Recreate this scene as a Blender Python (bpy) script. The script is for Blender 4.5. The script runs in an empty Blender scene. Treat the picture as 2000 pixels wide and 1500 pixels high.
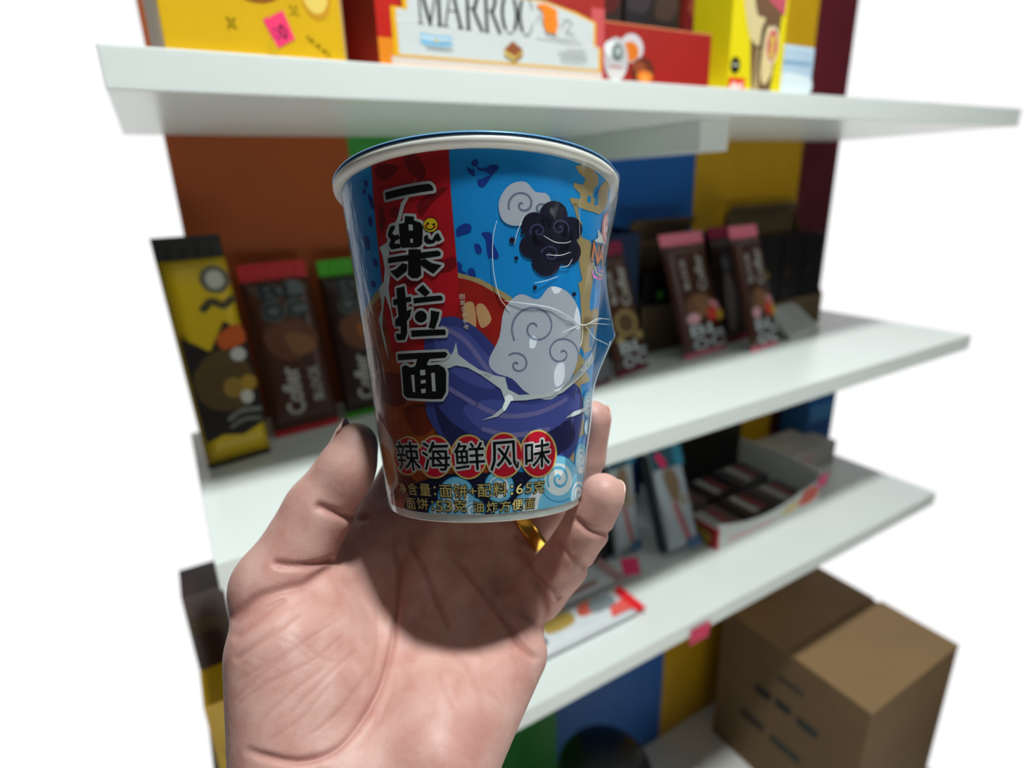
import bpy, bmesh, math, random
import numpy as np
from mathutils import Vector, Matrix

# ------------------------------------------------------------------ camera
scene = bpy.context.scene
col = scene.collection
CAM_LOC = Vector((0.0, 0.0, 1.4))
FWD = Vector((0.4728, 0.8210, -0.3200)).normalized()
RGT = Vector((0.8607, -0.5080, -0.0318)).normalized()
UPV = RGT.cross(FWD).normalized()
RGT = FWD.cross(UPV).normalized()
CAM_ROT = Matrix((RGT, UPV, -FWD)).transposed()
cam_data = bpy.data.cameras.new('camera')
cam = bpy.data.objects.new('camera', cam_data)
cam.matrix_world = Matrix.Translation(CAM_LOC) @ CAM_ROT.to_4x4()
cam_data.sensor_fit = 'HORIZONTAL'
cam_data.sensor_width = 36.0
cam_data.lens = 1150.0 * 36.0 / 2000.0
cam_data.clip_start = 0.01
cam_data.dof.use_dof = True
cam_data.dof.focus_distance = 0.172
cam_data.dof.aperture_fstop = 8.2
col.objects.link(cam)
scene.camera = cam

# ------------------------------------------------------------------ world and lamps
scene.view_settings.view_transform = 'Standard'
scene.view_settings.look = 'None'
scene.view_settings.exposure = 0.0
scene.view_settings.gamma = 1.0
scene.view_settings.use_curve_mapping = False
scene.cycles.max_bounces = 8
scene.cycles.transparent_max_bounces = 12

world = bpy.data.worlds.new('white_backdrop_glow')  # white glow added ahead of the camera, shaped to stay dim elsewhere
scene.world = world
world.use_nodes = True
wt = world.node_tree
wt.nodes.clear()
w_out = wt.nodes.new('ShaderNodeOutputWorld')
w_bg = wt.nodes.new('ShaderNodeBackground')
w_tc = wt.nodes.new('ShaderNodeTexCoord')
w_dot = wt.nodes.new('ShaderNodeVectorMath'); w_dot.operation = 'DOT_PRODUCT'
w_dot.inputs[1].default_value = (0.4728, 0.8210, -0.3200)
w_ramp = wt.nodes.new('ShaderNodeValToRGB')
w_ramp.color_ramp.interpolation = 'EASE'
w_ramp.color_ramp.elements[0].position = 0.46
w_ramp.color_ramp.elements[0].color = (0.045, 0.045, 0.045, 1)
w_ramp.color_ramp.elements[1].position = 0.67
w_ramp.color_ramp.elements[1].color = (1.0, 1.0, 1.0, 1)
wt.links.new(w_tc.outputs['Generated'], w_dot.inputs[0])
wt.links.new(w_dot.outputs['Value'], w_ramp.inputs[0])
wt.links.new(w_ramp.outputs[0], w_bg.inputs[0])
w_bg.inputs[1].default_value = 1.03
wt.links.new(w_bg.outputs[0], w_out.inputs[0])

def area_lamp(name, loc, target, size_x, size_y, watts, colour):
    d = bpy.data.lights.new(name, 'AREA')
    d.shape = 'RECTANGLE'; d.size = size_x; d.size_y = size_y
    d.energy = watts; d.color = colour
    o = bpy.data.objects.new(name, d)
    o.location = loc
    o.rotation_euler = (Vector(target) - Vector(loc)).to_track_quat('-Z', 'Y').to_euler()
    col.objects.link(o)
    return o

# ceiling panel a little in front of the shelves, and an added fill from the right
area_lamp('ceiling_or_fill_lamp', (0.34, -0.09, 2.85), (0.3, 0.3, 1.2), 0.16, 0.16, 41, (0.93, 1.0, 0.98))
area_lamp('ceiling_or_fill_lamp', (2.3, -2.0, 2.6), (0.3, 0.2, 1.1), 0.6, 0.6, 6, (0.97, 1.0, 0.98))
for lx, ly in ((0.1, -1.25), (1.0, -1.25)):      # unseen lamps added so floor bounce brightens low wall, undersides and label
    area_lamp('added_bounce_light', (lx, ly, 2.85), (lx, ly, 0.0), 0.3, 0.3, 17, (0.97, 1.0, 0.98)).data.spread = math.radians(58)

# ------------------------------------------------------------------ helpers
def lin(c):
    if isinstance(c, str):
        c = [int(c[i:i + 2], 16) / 255 for i in (0, 2, 4)]
    return tuple((v / 12.92 if v <= 0.04045 else ((v + 0.055) / 1.055) ** 2.4) for v in c)

MATS = {}
def mat(name, colour=None, rough=0.5, metal=0.0, spec=0.5, coat=0.0, noise=0.0, scale=40.0, bump=0.0):
    """procedural principled material; noise varies the colour a little, bump roughens the surface"""
    if name in MATS:
        return MATS[name]
    m = bpy.data.materials.new(name)
    m.use_nodes = True
    nt = m.node_tree
    b = nt.nodes['Principled BSDF']
    c = lin(colour)
    b.inputs['Base Color'].default_value = (*c, 1)
    b.inputs['Roughness'].default_value = rough
    b.inputs['Metallic'].default_value = metal
    b.inputs['Specular IOR Level'].default_value = spec
    b.inputs['Coat Weight'].default_value = coat
    b.inputs['Coat Roughness'].default_value = 0.12
    if noise or bump:
        tc = nt.nodes.new('ShaderNodeTexCoord')
        n = nt.nodes.new('ShaderNodeTexNoise')
        n.inputs['Scale'].default_value = scale
        n.inputs['Detail'].default_value = 5
        nt.links.new(tc.outputs['Object'], n.inputs['Vector'])
        if noise:
            r = nt.nodes.new('ShaderNodeValToRGB')
            r.color_ramp.elements[0].position = 0.3
            r.color_ramp.elements[1].position = 0.7
            r.color_ramp.elements[0].color = (*[v * (1 - noise) for v in c], 1)
            r.color_ramp.elements[1].color = (*[min(1, v * (1 + noise)) for v in c], 1)
            nt.links.new(n.outputs['Fac'], r.inputs[0])
            nt.links.new(r.outputs[0], b.inputs['Base Color'])
        if bump:
            bp = nt.nodes.new('ShaderNodeBump')
            bp.inputs['Strength'].default_value = bump
            bp.inputs['Distance'].default_value = 0.002
            nt.links.new(n.outputs['Fac'], bp.inputs['Height'])
            nt.links.new(bp.outputs[0], b.inputs['Normal'])
    MATS[name] = m
    return m

def hexmat(c, rough=0.42, coat=0.0, spec=0.4):
    return mat('ink_%s_%d' % (c, round(rough * 100)), c, rough, coat=coat, spec=spec)

def link_mesh(name, me, mats, parent=None, smooth=False):
    for m in (mats if isinstance(mats, (list, tuple)) else [mats]):
        me.materials.append(m)
    if smooth:
        for p in me.polygons:
            p.use_smooth = True
    o = bpy.data.objects.new(name, me)
    col.objects.link(o)
    if parent:
        o.parent = parent
    return o

def bm_obj(name, bm, mats, parent=None, smooth=False):
    bmesh.ops.recalc_face_normals(bm, faces=bm.faces)
    me = bpy.data.meshes.new(name)
    bm.to_mesh(me); bm.free()
    return link_mesh(name, me, mats, parent, smooth)

def tag(o, label=None, cat=None, group=None, kind=None):
    for k, v in (('label', label), ('category', cat), ('group', group), ('kind', kind)):
        if v:
            o[k] = v
    return o

def empty(name, loc=(0, 0, 0), rot=None):
    o = bpy.data.objects.new(name, None)
    o.empty_display_size = 0.02
    if rot is None:
        o.location = loc
    else:
        o.matrix_world = Matrix.Translation(loc) @ rot.to_4x4()
    col.objects.link(o)
    return o

def add_box(bm, lo, hi, bevel=0.0, mi=0):
    v = [bm.verts.new((x, y, z)) for x in (lo[0], hi[0]) for y in (lo[1], hi[1]) for z in (lo[2], hi[2])]
    fs = [bm.faces.new([v[i] for i in f]) for f in ((0, 1, 3, 2), (4, 6, 7, 5), (0, 4, 5, 1), (2, 3, 7, 6), (0, 2, 6, 4), (1, 5, 7, 3))]
    for f in fs:
        f.material_index = mi
    if bevel:
        es = list({e for f in fs for e in f.edges})
        bmesh.ops.bevel(bm, geom=es, offset=bevel, segments=2, affect='EDGES', profile=0.6)
    return fs

def box(name, lo, hi, m, parent=None, bevel=0.0):
    bm = bmesh.new()
    add_box(bm, lo, hi, bevel)
    return bm_obj(name, bm, m, parent)

def add_tube(bm, pts, r, sides=8, mi=0):
    """round tube along a polyline; r may be a list"""
    pts = [Vector(p) for p in pts]
    n = len(pts)
    rs = r if isinstance(r, (list, tuple)) else [r] * n
    rings = []
    ref = Vector((0.3, 0.2, 1)).normalized()
    for i, p in enumerate(pts):
        d = (pts[min(i + 1, n - 1)] - pts[max(i - 1, 0)]).normalized()
        a = d.cross(ref)
        if a.length < 1e-4:
            a = d.cross(Vector((1, 0, 0)))
        a.normalize(); b = d.cross(a)
        rings.append([bm.verts.new(p + rs[i] * (math.cos(2 * math.pi * k / sides) * a + math.sin(2 * math.pi * k / sides) * b)) for k in range(sides)])
    for i in range(n - 1):
        for k in range(sides):
            f = bm.faces.new((rings[i][k], rings[i][(k + 1) % sides], rings[i + 1][(k + 1) % sides], rings[i + 1][k]))
            f.material_index = mi
    for ring in (rings[0], rings[-1]):
        bm.faces.new(ring).material_index = mi

def lathe(name, prof, m, parent=None, seg=128, smooth=True, a0=0.0, a1=2 * math.pi):
    """surface of revolution about local z; prof is a list of (radius, z)"""
    bm = bmesh.new()
    full = abs(a1 - a0 - 2 * math.pi) < 1e-6
    ns = seg if full else seg + 1
    rings = []
    for k in range(ns):
        a = a0 + (a1 - a0) * k / seg
        rings.append([bm.verts.new((r * math.sin(a), -r * math.cos(a), z)) for r, z in prof])
    for k in range(seg):
        A, B = rings[k], rings[(k + 1) % ns]
        for j in range(len(prof) - 1):
            bm.faces.new((A[j], B[j], B[j + 1], A[j + 1]))
    bmesh.ops.remove_doubles(bm, verts=bm.verts, dist=1e-6)
    return bm_obj(name, bm, m, parent, smooth)

# flat artwork: polygons and strokes in a plane, later bent or placed on a face
def smooth_pts(p, closed=True, sub=4):
    n = len(p); out = []
    rng = range(n) if closed else range(n - 1)
    for i in rng:
        g = (lambda k: p[k % n]) if closed else (lambda k: p[max(0, min(n - 1, k))])
        p0, p1, p2, p3 = g(i - 1), g(i), g(i + 1), g(i + 2)
        for s in range(sub):
            t = s / sub
            out.append(tuple(0.5 * ((2 * p1[d]) + (-p0[d] + p2[d]) * t + (2 * p0[d] - 5 * p1[d] + 4 * p2[d] - p3[d]) * t * t + (-p0[d] + 3 * p1[d] - 3 * p2[d] + p3[d]) * t ** 3) for d in (0, 1)))
    if not closed:
        out.append(tuple(p[-1]))
    return out

def dedupe(p, eps=1e-9):
    out = []
    for q in p:
        if not out or (q[0] - out[-1][0]) ** 2 + (q[1] - out[-1][1]) ** 2 > eps:
            out.append(q)
    if len(out) > 1 and (out[0][0] - out[-1][0]) ** 2 + (out[0][1] - out[-1][1]) ** 2 <= eps:
        out.pop()
    return out

def fill_poly(bm, pts, z, mi):
    pts = dedupe(pts, 1e-12)
    if len(pts) < 3:
        return
    area = sum(pts[i][0] * pts[(i + 1) % len(pts)][1] - pts[(i + 1) % len(pts)][0] * pts[i][1] for i in range(len(pts)))
    if area < 0:
        pts = pts[::-1]
    f = bm.faces.new([bm.verts.new((x, y, z)) for x, y in pts])
    f.normal_update()
    f.material_index = mi
    bmesh.ops.triangulate(bm, faces=[f], ngon_method='EAR_CLIP')

def stroke_poly(bm, pts, w, z, mi, closed=False):
    """a pen stroke of width w with round joints, as one quad per step plus joint discs"""
    n = len(pts); h = w / 2
    for i in range(n if closed else n - 1):
        a, b = Vector(pts[i]), Vector(pts[(i + 1) % n])
        d = b - a
        if d.length < 1e-9:
            continue
        s = Vector((-d.y, d.x)).normalized() * h
        bm.faces.new([bm.verts.new((q.x, q.y, z)) for q in (a - s, b - s, b + s, a + s)]).material_index = mi
    for p in pts:
        bm.faces.new([bm.verts.new((p[0] + h * math.cos(k * math.pi / 5), p[1] + h * math.sin(k * math.pi / 5), z)) for k in range(10)]).material_index = mi

_glyphs = {}
def glyph(ch):
    """outline of a character or word as (verts, faces, w, h, rim edges), centred in its own box"""
    if ch in _glyphs:
        return _glyphs[ch]
    c = bpy.data.curves.new('glyph', 'FONT')
    c.body = ch; c.size = 1.0; c.resolution_u = 2
    o = bpy.data.objects.new('glyph', c)
    col.objects.link(o)
    dg = bpy.context.evaluated_depsgraph_get()
    me = bpy.data.meshes.new_from_object(o.evaluated_get(dg))
    b = bmesh.new(); b.from_mesh(me)
    bmesh.ops.remove_doubles(b, verts=b.verts, dist=1e-5)
    b.verts.index_update()
    vs = [(v.co.x, v.co.y) for v in b.verts]
    fs = [tuple(v.index for v in f.verts) for f in b.faces]
    es = [(e.verts[0].index, e.verts[1].index) for e in b.edges if len(e.link_faces) == 1]
    b.free()
    bpy.data.objects.remove(o); bpy.data.meshes.remove(me); bpy.data.curves.remove(c)
    x0, x1 = min(v[0] for v in vs), max(v[0] for v in vs)
    y0, y1 = min(v[1] for v in vs), max(v[1] for v in vs)
    vs = [(x - (x0 + x1) / 2, y - (y0 + y1) / 2) for x, y in vs]
    _glyphs[ch] = (vs, fs, x1 - x0, y1 - y0, es)
    return _glyphs[ch]

def put_glyph(bm, ch, bold, cx, cy, w, h, z, mi, rot=0.0, grow=0.0):
    """bold and grow thicken the strokes, in parts of the letter height"""
    vs, fs, gw, gh, es = glyph(ch)
    t = (bold + grow) * h
    sx = ((w - 2 * bold * h) / gw) if w else (h - 2 * bold * h) / gh
    sy = (h - 2 * bold * h) / gh
    ca, sa = math.cos(rot), math.sin(rot)
    P2 = [(cx + ca * x * sx - sa * y * sy, cy + sa * x * sx + ca * y * sy) for x, y in vs]
    bv = [bm.verts.new((x, y, z)) for x, y in P2]
    for f in fs:
        try:
            bm.faces.new([bv[i] for i in f]).material_index = mi
        except ValueError:
            pass
    if t > 0:
        for a, b in es:
            A, B = Vector(P2[a]), Vector(P2[b]); d = B - A
            if d.length < 1e-9:
                continue
            s = Vector((-d.y, d.x)).normalized() * t
            bm.faces.new([bm.verts.new((q.x, q.y, z)) for q in (A - s, B - s, B + s, A + s)]).material_index = mi
        for i in sorted({i for e in es for i in e}):
            x, y = P2[i]
            bm.faces.new([bm.verts.new((x + t * math.cos(k * math.pi / 4), y + t * math.sin(k * math.pi / 4), z)) for k in range(8)]).material_index = mi

# ------------------------------------------------------------------ the setting
WALL_Y = 0.84
Z_TOP, Z_MID, Z_LOW, SHELF_T, EDGE_Y = 1.4945, 1.102, 0.764, 0.027, 0.5
bm = bmesh.new()
edges_x = [0.03, 0.243, 0.57, 0.897, 1.212, 1.34]
for k in range(5):
    add_box(bm, (edges_x[k], WALL_Y, 0.0), (edges_x[k + 1], WALL_Y + 0.02, 2.15), mi=k)
wall_mats = [mat('orange_paint', 'A0480C', 0.45, noise=0.06, scale=12), mat('green_paint', '2F8A34', 0.45, noise=0.06, scale=12), mat('blue_paint', '0F5CAA', 0.45, noise=0.06, scale=12), mat('yellow_paint', 'C99A0A', 0.45, noise=0.06, scale=12), mat('dark_red_paint', '5A1420', 0.45, noise=0.06, scale=12)]
wall = bm_obj('wall_back', bm, wall_mats)
tag(wall, kind='structure')
floor = box('floor', (-1.6, -2.4, -0.03), (1.40, WALL_Y + 0.02, 0.0), mat('floor_tile', 'E6E4DE', 0.35, noise=0.06, scale=6))
tag(floor, kind='structure')

white_board = mat('white_melamine', 'E4E9E6', 0.28, noise=0.015, scale=5, spec=0.45)
for z, lab_ in ((Z_TOP, 'white shelf board at the top, holding the snack cartons'), (Z_MID, 'white shelf board in the middle, holding the chocolate bars'), (Z_LOW, 'lowest white shelf board, holding the display tray and wrapped packs')):
    s = box('shelf', (-0.06 if z == Z_LOW else -0.01, EDGE_Y, z - SHELF_T), (1.30, WALL_Y - 0.0005, z), white_board, bevel=0.0012)
    tag(s, lab_, 'shelf', 'white shelves on the coloured wall')
br = box('shelf_bracket', (0.594, 0.552, Z_TOP - SHELF_T - 0.0355), (0.6445, WALL_Y - 0.0005, Z_TOP - SHELF_T - 0.0003), white_board, bevel=0.001)
tag(br, 'white box-section bracket under the top shelf, behind the cup', 'bracket')

# ------------------------------------------------------------------ products on the shelves
class Face:
    """printing on a flat face: u runs 0..1 along U, v runs 0..1 along V, layers step outwards"""
    def __init__(self, parent, O, U, V):
        self.p, self.O, self.U, self.V = parent, Vector(O), Vector(U), Vector(V)
        self.N = self.U.cross(self.V).normalized()
        self.lw, self.lh = self.U.length, self.V.length
        self.layer = 0
    def part(self, name, items, rough=0.42, label=None):
        bm = bmesh.new(); mats = []
        for it in items:
            self.layer += 0.05 if it[0] == 'line' else 1
            z = 0.00016 + 0.00004 * self.layer
            c = it[-1]
            m = hexmat(c, rough)
            if m not in mats:
                mats.append(m)
            mi = mats.index(m); W, H = self.lw, self.lh
            if it[0] == 'rect':
                u0, v0, u1, v1 = it[1:5]
                fill_poly(bm, [(u0 * W, v0 * H), (u1 * W, v0 * H), (u1 * W, v1 * H), (u0 * W, v1 * H)], z, mi)
            elif it[0] in ('poly', 'blob'):
                pts = [(u * W, v * H) for u, v in it[1]]
                fill_poly(bm, smooth_pts(pts) if it[0] == 'blob' else pts, z, mi)
            elif it[0] == 'ell':
                cu, cv, ru, rv = it[1:5]
                fill_poly(bm, [((cu + ru * math.cos(k * math.pi / 14)) * W, (cv + rv * math.sin(k * math.pi / 14)) * H) for k in range(28)], z, mi)
            elif it[0] == 'line':
                stroke_poly(bm, smooth_pts([(u * W, v * H) for u, v in it[1]], False), it[2], z, mi)
            elif it[0] == 'text':   # ('text', string, u, v, width, height, rotation, bold, colour); sizes in metres
                put_glyph(bm, it[1], it[7], it[2] * W, it[3] * H, it[4], it[5], z, mi, it[6])
        for v in bm.verts:
            v.co = self.O + self.U.normalized() * v.co.x + self.V.normalized() * v.co.y + self.N * v.co.z
        me = bpy.data.meshes.new(name)
        bm.to_mesh(me); bm.free()
        o = link_mesh(name, me, mats, self.p)
        if label:
            o['label'] = label
        return o

def carton(name, loc, w, d, h, m, label, cat, group=None, rotz=0.0, bevel=0.0008, part='carton'):
    """closed box standing on its base: front face at local y = 0, x 0..w, depth d towards +y"""
    r = empty(name, loc, Matrix.Rotation(rotz, 3, 'Z'))
    tag(r, label, cat, group)
    box(part, (0, 0, 0), (w, d, h), m, r, bevel)
    return r, Face(r, (0, 0, 0), (w, 0, 0), (0, 0, h))

# -- top shelf
Y1 = 0.512
r, F = carton('snack_carton', (0.03, Y1, Z_TOP), 0.124, 0.2, 0.15, mat('yellow_card', 'E2B008', 0.4, noise=0.04, scale=15), 'yellow snack carton with a pink price sticker, left end of the top shelf', 'carton')
F.part('biscuit_picture', [('ell', .52, .335, .165, .10, '9A5A18'), ('ell', .52, .35, .15, .09, 'E0A24A'), ('ell', .86, .29, .085, .10, 'D89A20'), ('ell', .855, .305, .075, .09, 'F3D36A'), ('line', [(.70, .20), (.74, .24)], .0012, 'D9B410'), ('line', [(.70, .24), (.74, .20)], .0012, 'D9B410'), ('line', [(.34, .12), (.38, .16)], .0015, 'D2AE12'), ('line', [(.34, .16), (.38, .12)], .0015, 'D2AE12'), ('line', [(.78, .11), (.90, .035)], .0022, 'D8B010'), ('ell', .57, .05, .03, .035, 'D8AE10')])
F.part('price_sticker', [('poly', [(.535, .165), (.56, .18), (.575, .175), (.585, .185), (.655, .215), (.705, .095), (.645, .068), (.635, .062), (.615, .055), (.60, .045)], 'FF3F74'), ('text', '0', .602, .11, .0042, .009, .35, .0, 'B02468'), ('text', '0', .640, .122, .0052, .010, .35, .02, '7E1C50')], label='pink handwritten price sticker')
box('side_flap', (0.1242, 0.002, 0.0), (0.1262, 0.19, 0.15), mat('kraft', 'B08A5A', 0.7), r)

r, F = carton('snack_pouch', (0.160, 0.60, Z_TOP), 0.022, 0.10, 0.13, mat('dark_brown_film', '3A1C14', 0.3, noise=0.2, scale=30), 'dark brown packet squeezed between the yellow carton and the white display box', 'packet', bevel=0.004, part='pouch')
F.part('printed_panel', [('blob', [(.55, .05), (.95, .05), (.95, .28), (.75, .34), (.55, .2)], '5A130C')])

r, F = carton('display_box', (0.1805, 0.508, Z_TOP), 0.2275, 0.21, 0.105, mat('red_card', 'A81A10', 0.38, noise=0.05, scale=20), 'white fronted red display box lettered in black capitals, on the top shelf', 'box')
F = Face(r, (0, 0, 0), (0.2275, 0, 0), (0, 0, 0.061))
F.part('front_print', [
    ('poly', [(0, 0), (.08, 0), (.08, .33), (0, .33)], 'F08A1A'), ('poly', [(0, .33), (.085, .33), (.085, 1), (0, 1)], 'C81E12'),
    ('poly', [(.93, .0), (1, 0), (1, 1), (.93, 1)], 'D6575A'),
    ('poly', [(.055, .12), (.985, .12), (.985, .46), (.955, .46), (.955, .80), (.86, .90), (.70, 1.0), (.10, 1.0), (.10, .70), (.055, .70)], 'F2B60E'),
    ('poly', [(.075, .15), (.97, .15), (.97, .455), (.942, .455), (.942, .785), (.85, .875), (.70, .98), (.118, .98), (.118, .675), (.075, .675)], 'D8DCDC'),
    ('rect', .045, .0, .99, .115, 'E2D2C8'), ('rect', .045, .012, .99, .03, 'F0A878'),
    ('line', [(.07, .555), (.35, .535), (.65, .525), (.965, .47)], .0006, 'FFFFFF')])
SERIF = {'M': [(0, 0, 0, 1, 1), (0, 1, .5, 0, 2), (.5, 0, 1, 1, 1), (1, 1, 1, 0, 2), (-.15, 0, .15, 0, 0), (.82, 0, 1.18, 0, 0), (-.15, 1, .1, 1, 0), (.9, 1, 1.15, 1, 0)],
         'A': [(0, 0, .5, 1, 1), (.5, 1, 1, 0, 2), (.2, .38, .78, .38, 0), (-.15, 0, .2, 0, 0), (.8, 0, 1.18, 0, 0)],
         'R': [(.1, 0, .1, 1, 2), (-.08, 0, .3, 0, 0), (-.08, 1, .1, 1, 0), (.1, 1, .6, .98, 1), (.6, .98, .8, .76, 2), (.8, .76, .6, .52, 2), (.6, .52, .1, .5, 0), (.5, .5, 1.05, 0, 2), (1.0, 0, 1.15, 0, 0)],
         'O': [(.5 + .48 * math.cos(k * math.pi / 8), .5 + .5 * math.sin(k * math.pi / 8), .5 + .48 * math.cos((k + 1) * math.pi / 8), .5 + .5 * math.sin((k + 1) * math.pi / 8), 2 if abs(math.cos((k + .5) * math.pi / 8)) > .6 else 0) for k in range(16)],
         'C': [(.5 + .48 * math.cos(k * math.pi / 8), .5 + .5 * math.sin(k * math.pi / 8), .5 + .48 * math.cos((k + 1) * math.pi / 8), .5 + .5 * math.sin((k + 1) * math.pi / 8), 2 if math.cos((k + .5) * math.pi / 8) < -.6 else 0) for k in range(1, 15)]}
for c, x, w_ in (('M', .165, .075), ('A', .262, .062), ('R', .350, .058), ('R', .428, .058), ('O', .502, .066), ('C', .580, .062)):
    v0 = .535 - .05 * (x - .165)
    F.part('lettering', [('line', [(x + p * w_, v0 + q_ * .50), (x + p2 * w_, v0 + q2 * .50)], (.0010, .0017, .0031)[t_], '1E2420') for p, q_, p2, q2, t_ in SERIF[c]])
F.part('script_lettering', [('line', [(.655, .70), (.675, .80), (.69, .66)], .0008, '8A908C'), ('line', [(.775, .66), (.80, .78), (.83, .74), (.80, .62), (.84, .60)], .0009, '7A807C'), ('line', [(.70, .56), (.78, .52), (.86, .54)], .0007, '9AA09C'), ('line', [(.66, .50), (.74, .49), (.82, .475), (.88, .49)], .0007, 'AEB2B0')])
F.part('flag_picture', [('blob', [(.165, .42), (.22, .40), (.28, .41), (.28, .35), (.22, .335), (.165, .35)], '8CC6E8'), ('blob', [(.165, .385), (.22, .37), (.28, .38), (.28, .365), (.22, .35), (.165, .365)], 'F4F8FA'), ('blob', [(.165, .345), (.22, .325), (.28, .33), (.28, .29), (.22, .275), (.165, .29)], '8CC6E8'), ('ell', .222, .345, .008, .016, 'E8C840'), ('rect', .18, .235, .285, .248, '7A8080')])
F.part('biscuit_picture', [('poly', [(.505, .31), (.545, .43), (.590, .335), (.552, .23)], '9A5530'), ('poly', [(.505, .31), (.552, .23), (.552, .15), (.507, .22)], 'E0C46A'), ('poly', [(.590, .335), (.552, .23), (.552, .15), (.590, .24)], 'C8A050'), ('poly', [(.506, .255), (.552, .185), (.590, .275), (.590, .255), (.552, .165), (.506, .235)], '8A5A34')])
F.part('small_print', [('rect', .80, .385, .90, .40, 'B4B8B8'), ('rect', .76, .325, .905, .343, 'B4B8B8'), ('rect', .775, .27, .91, .286, 'B4B8B8'), ('rect', .77, .22, .90, .235, 'BCC0C0')])
F.part('price_sticker', [('poly', [(.655, .93), (.70, .96), (.755, .90), (.757, .74), (.765, .70), (.755, .69), (.752, .58), (.70, .60), (.69, .70), (.688, .85)], 'FF8A1C'), ('ell', .715, .76, .006, .012, 'B85A10')], label='orange price sticker')

r = empty('display_box', (0.4135, 0.514, Z_TOP))
tag(r, 'low red open-topped display box with foil sweets printed on it, top shelf', 'box')
bm = bmesh.new()
hgt = 0.052; t_ = 0.0012; w_ = 0.1475; d_ = 0.19
add_box(bm, (0, 0, 0), (w_, t_, hgt)); add_box(bm, (0, d_, 0), (w_, d_ + t_, hgt + .05)); add_box(bm, (0, t_, 0), (t_, d_, hgt)); add_box(bm, (w_ - t_, t_, 0), (w_, d_, hgt)); add_box(bm, (t_, t_, 0), (w_ - t_, d_, t_))
bm_obj('carton', bm, mat('red_card', 'A81A10'), r)
box('cut_edge', (0, -0.0002, hgt), (w_, t_ + .0002, hgt + .0016), mat('orange_board', 'D87850', 0.6), r)
F = Face(r, (0, 0, 0), (w_, 0, 0), (0, 0, hgt))
F.part('sweet_picture', [('ell', .235, .62, .105, .25, 'D8D2D6'), ('ell', .225, .56, .075, .17, 'E87A1C'), ('ell', .10, .40, .105, .38, 'C9C6C8'), ('ell', .05, .58, .055, .13, 'F0F2F4'), ('ell', .11, .52, .05, .15, '6E7A76'), ('ell', .115, .54, .025, .07, 'B8C2BE'), ('blob', [(.03, .12), (.10, .02), (.17, .12), (.16, .3), (.05, .3)], 'E2DADA'), ('line', [(.05, .27), (.15, .27)], .002, 'D06A60'), ('ell', .34, .24, .105, .24, '6A2A18'), ('ell', .31, .30, .06, .10, '9A4A28'), ('ell', .36, .14, .075, .11, 'F0842C'), ('ell', .36, .12, .03, .05, 'FFA848')])
for k, (x, y, c, hh) in enumerate(((0.006, 0.03, '2A1410', .098), (0.049, 0.03, '1A1214', .104), (0.092, 0.035, '20140F', .100))):
    r2, F2 = carton('chocolate_box', (0.4135 + x, 0.514 + y, Z_TOP + .0014), 0.041, 0.10, hh, hexmat(c, .35), ('dark brown sweet packet at the left inside the low red display box', 'black sweet packet in the middle of the low red display box', 'dark sweet packet at the right inside the low red display box')[k], 'packet', 'dark packets in the red display box', bevel=.002, part='packet')
    F2.part('printed_panel', [('blob', [(.1, .72), (.7, .70), (.9, .9), (.3, .95)], ('5A1410', '3A3034', '453028')[k])])
r, F = carton('snack_packet', (0.650, 0.645, Z_TOP), 0.075, 0.06, 0.15, hexmat('6A1418', .25), 'dark red shiny packet in the gap behind the tall bright yellow carton', 'packet', bevel=.006, part='pouch')
F.part('printed_panel', [('ell', .4, .8, .3, .1, '8A3A1C')])

r = empty('snack_carton', (0.592, 0.514, Z_TOP), Matrix.Rotation(math.radians(3), 3, 'Z'))
tag(r, 'tall bright yellow carton picturing cream-filled wafers, right end of the top shelf', 'carton')
box('carton', (0, 0, 0), (0.100, 0.055, 0.16), mat('bright_yellow_card', 'F4DE14', 0.35, noise=0.03, scale=15), r, .0008)
F = Face(r, (-.03, 0, 0), (0.130, 0, 0), (0, 0, 0.16))
F.part('wafer_picture', [('poly', [(.42, .62), (.50, .30), (.56, .0), (.84, .0), (.88, .30), (.93, .62)], '7A5A40'), ('poly', [(.57, .0), (.60, .28), (.66, .30), (.655, .0)], 'C8AE78'), ('blob', [(.34, .66), (.46, .38), (.58, .31), (.66, .33), (.68, .48), (.56, .50), (.46, .66)], 'E4D09A'), ('blob', [(.70, .08), (.77, .07), (.84, .16), (.80, .30), (.76, .44), (.70, .40), (.67, .22)], 'EED69C'), ('poly', [(.60, .0), (.68, .3), (.70, .50), (.64, .42)], '4E342C'), ('poly', [(.76, 1), (.70, .60), (.95, .52), (.98, 1)], 'D05A6A')])
F.part('seal_emblem', [('ell', .81, .32, .095, .125, 'F4E4C0'), ('ell', .81, .32, .08, .105, 'D4565E'), ('ell', .81, .36, .035, .03, 'E8C85A'), ('rect', .785, .265, .835, .345, 'E8C85A'), ('ell', .81, .255, .04, .02, 'E8C85A')])
F.part('warning_mark', [('ell', .31, .165, .065, .052, '1A1C18'), ('rect', .265, .158, .355, .174, 'B8BCA8')])
F.part('name_tag', [('rect', .235, .0, .46, .085, 'F03A18'), ('blob', [(.26, .03), (.31, .06), (.36, .04), (.42, .06), (.42, .025), (.33, .015), (.25, .012)], 'FBD8D0')], label='small red name tag')
r, F = carton('snack_packet', (0.702, 0.532, Z_TOP), 0.07, 0.05, 0.060, mat('pale_blue_film', 'BDD4E8', 0.3, noise=0.1, scale=30), 'pale blue packet beside the tall bright yellow carton', 'packet', bevel=.005, part='pouch')
F.part('printed_panel', [('blob', [(.05, .1), (.9, .1), (.9, .4), (.1, .45)], 'E6F0F6'), ('rect', .1, .62, .9, .7, '8FB0CE')])

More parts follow.
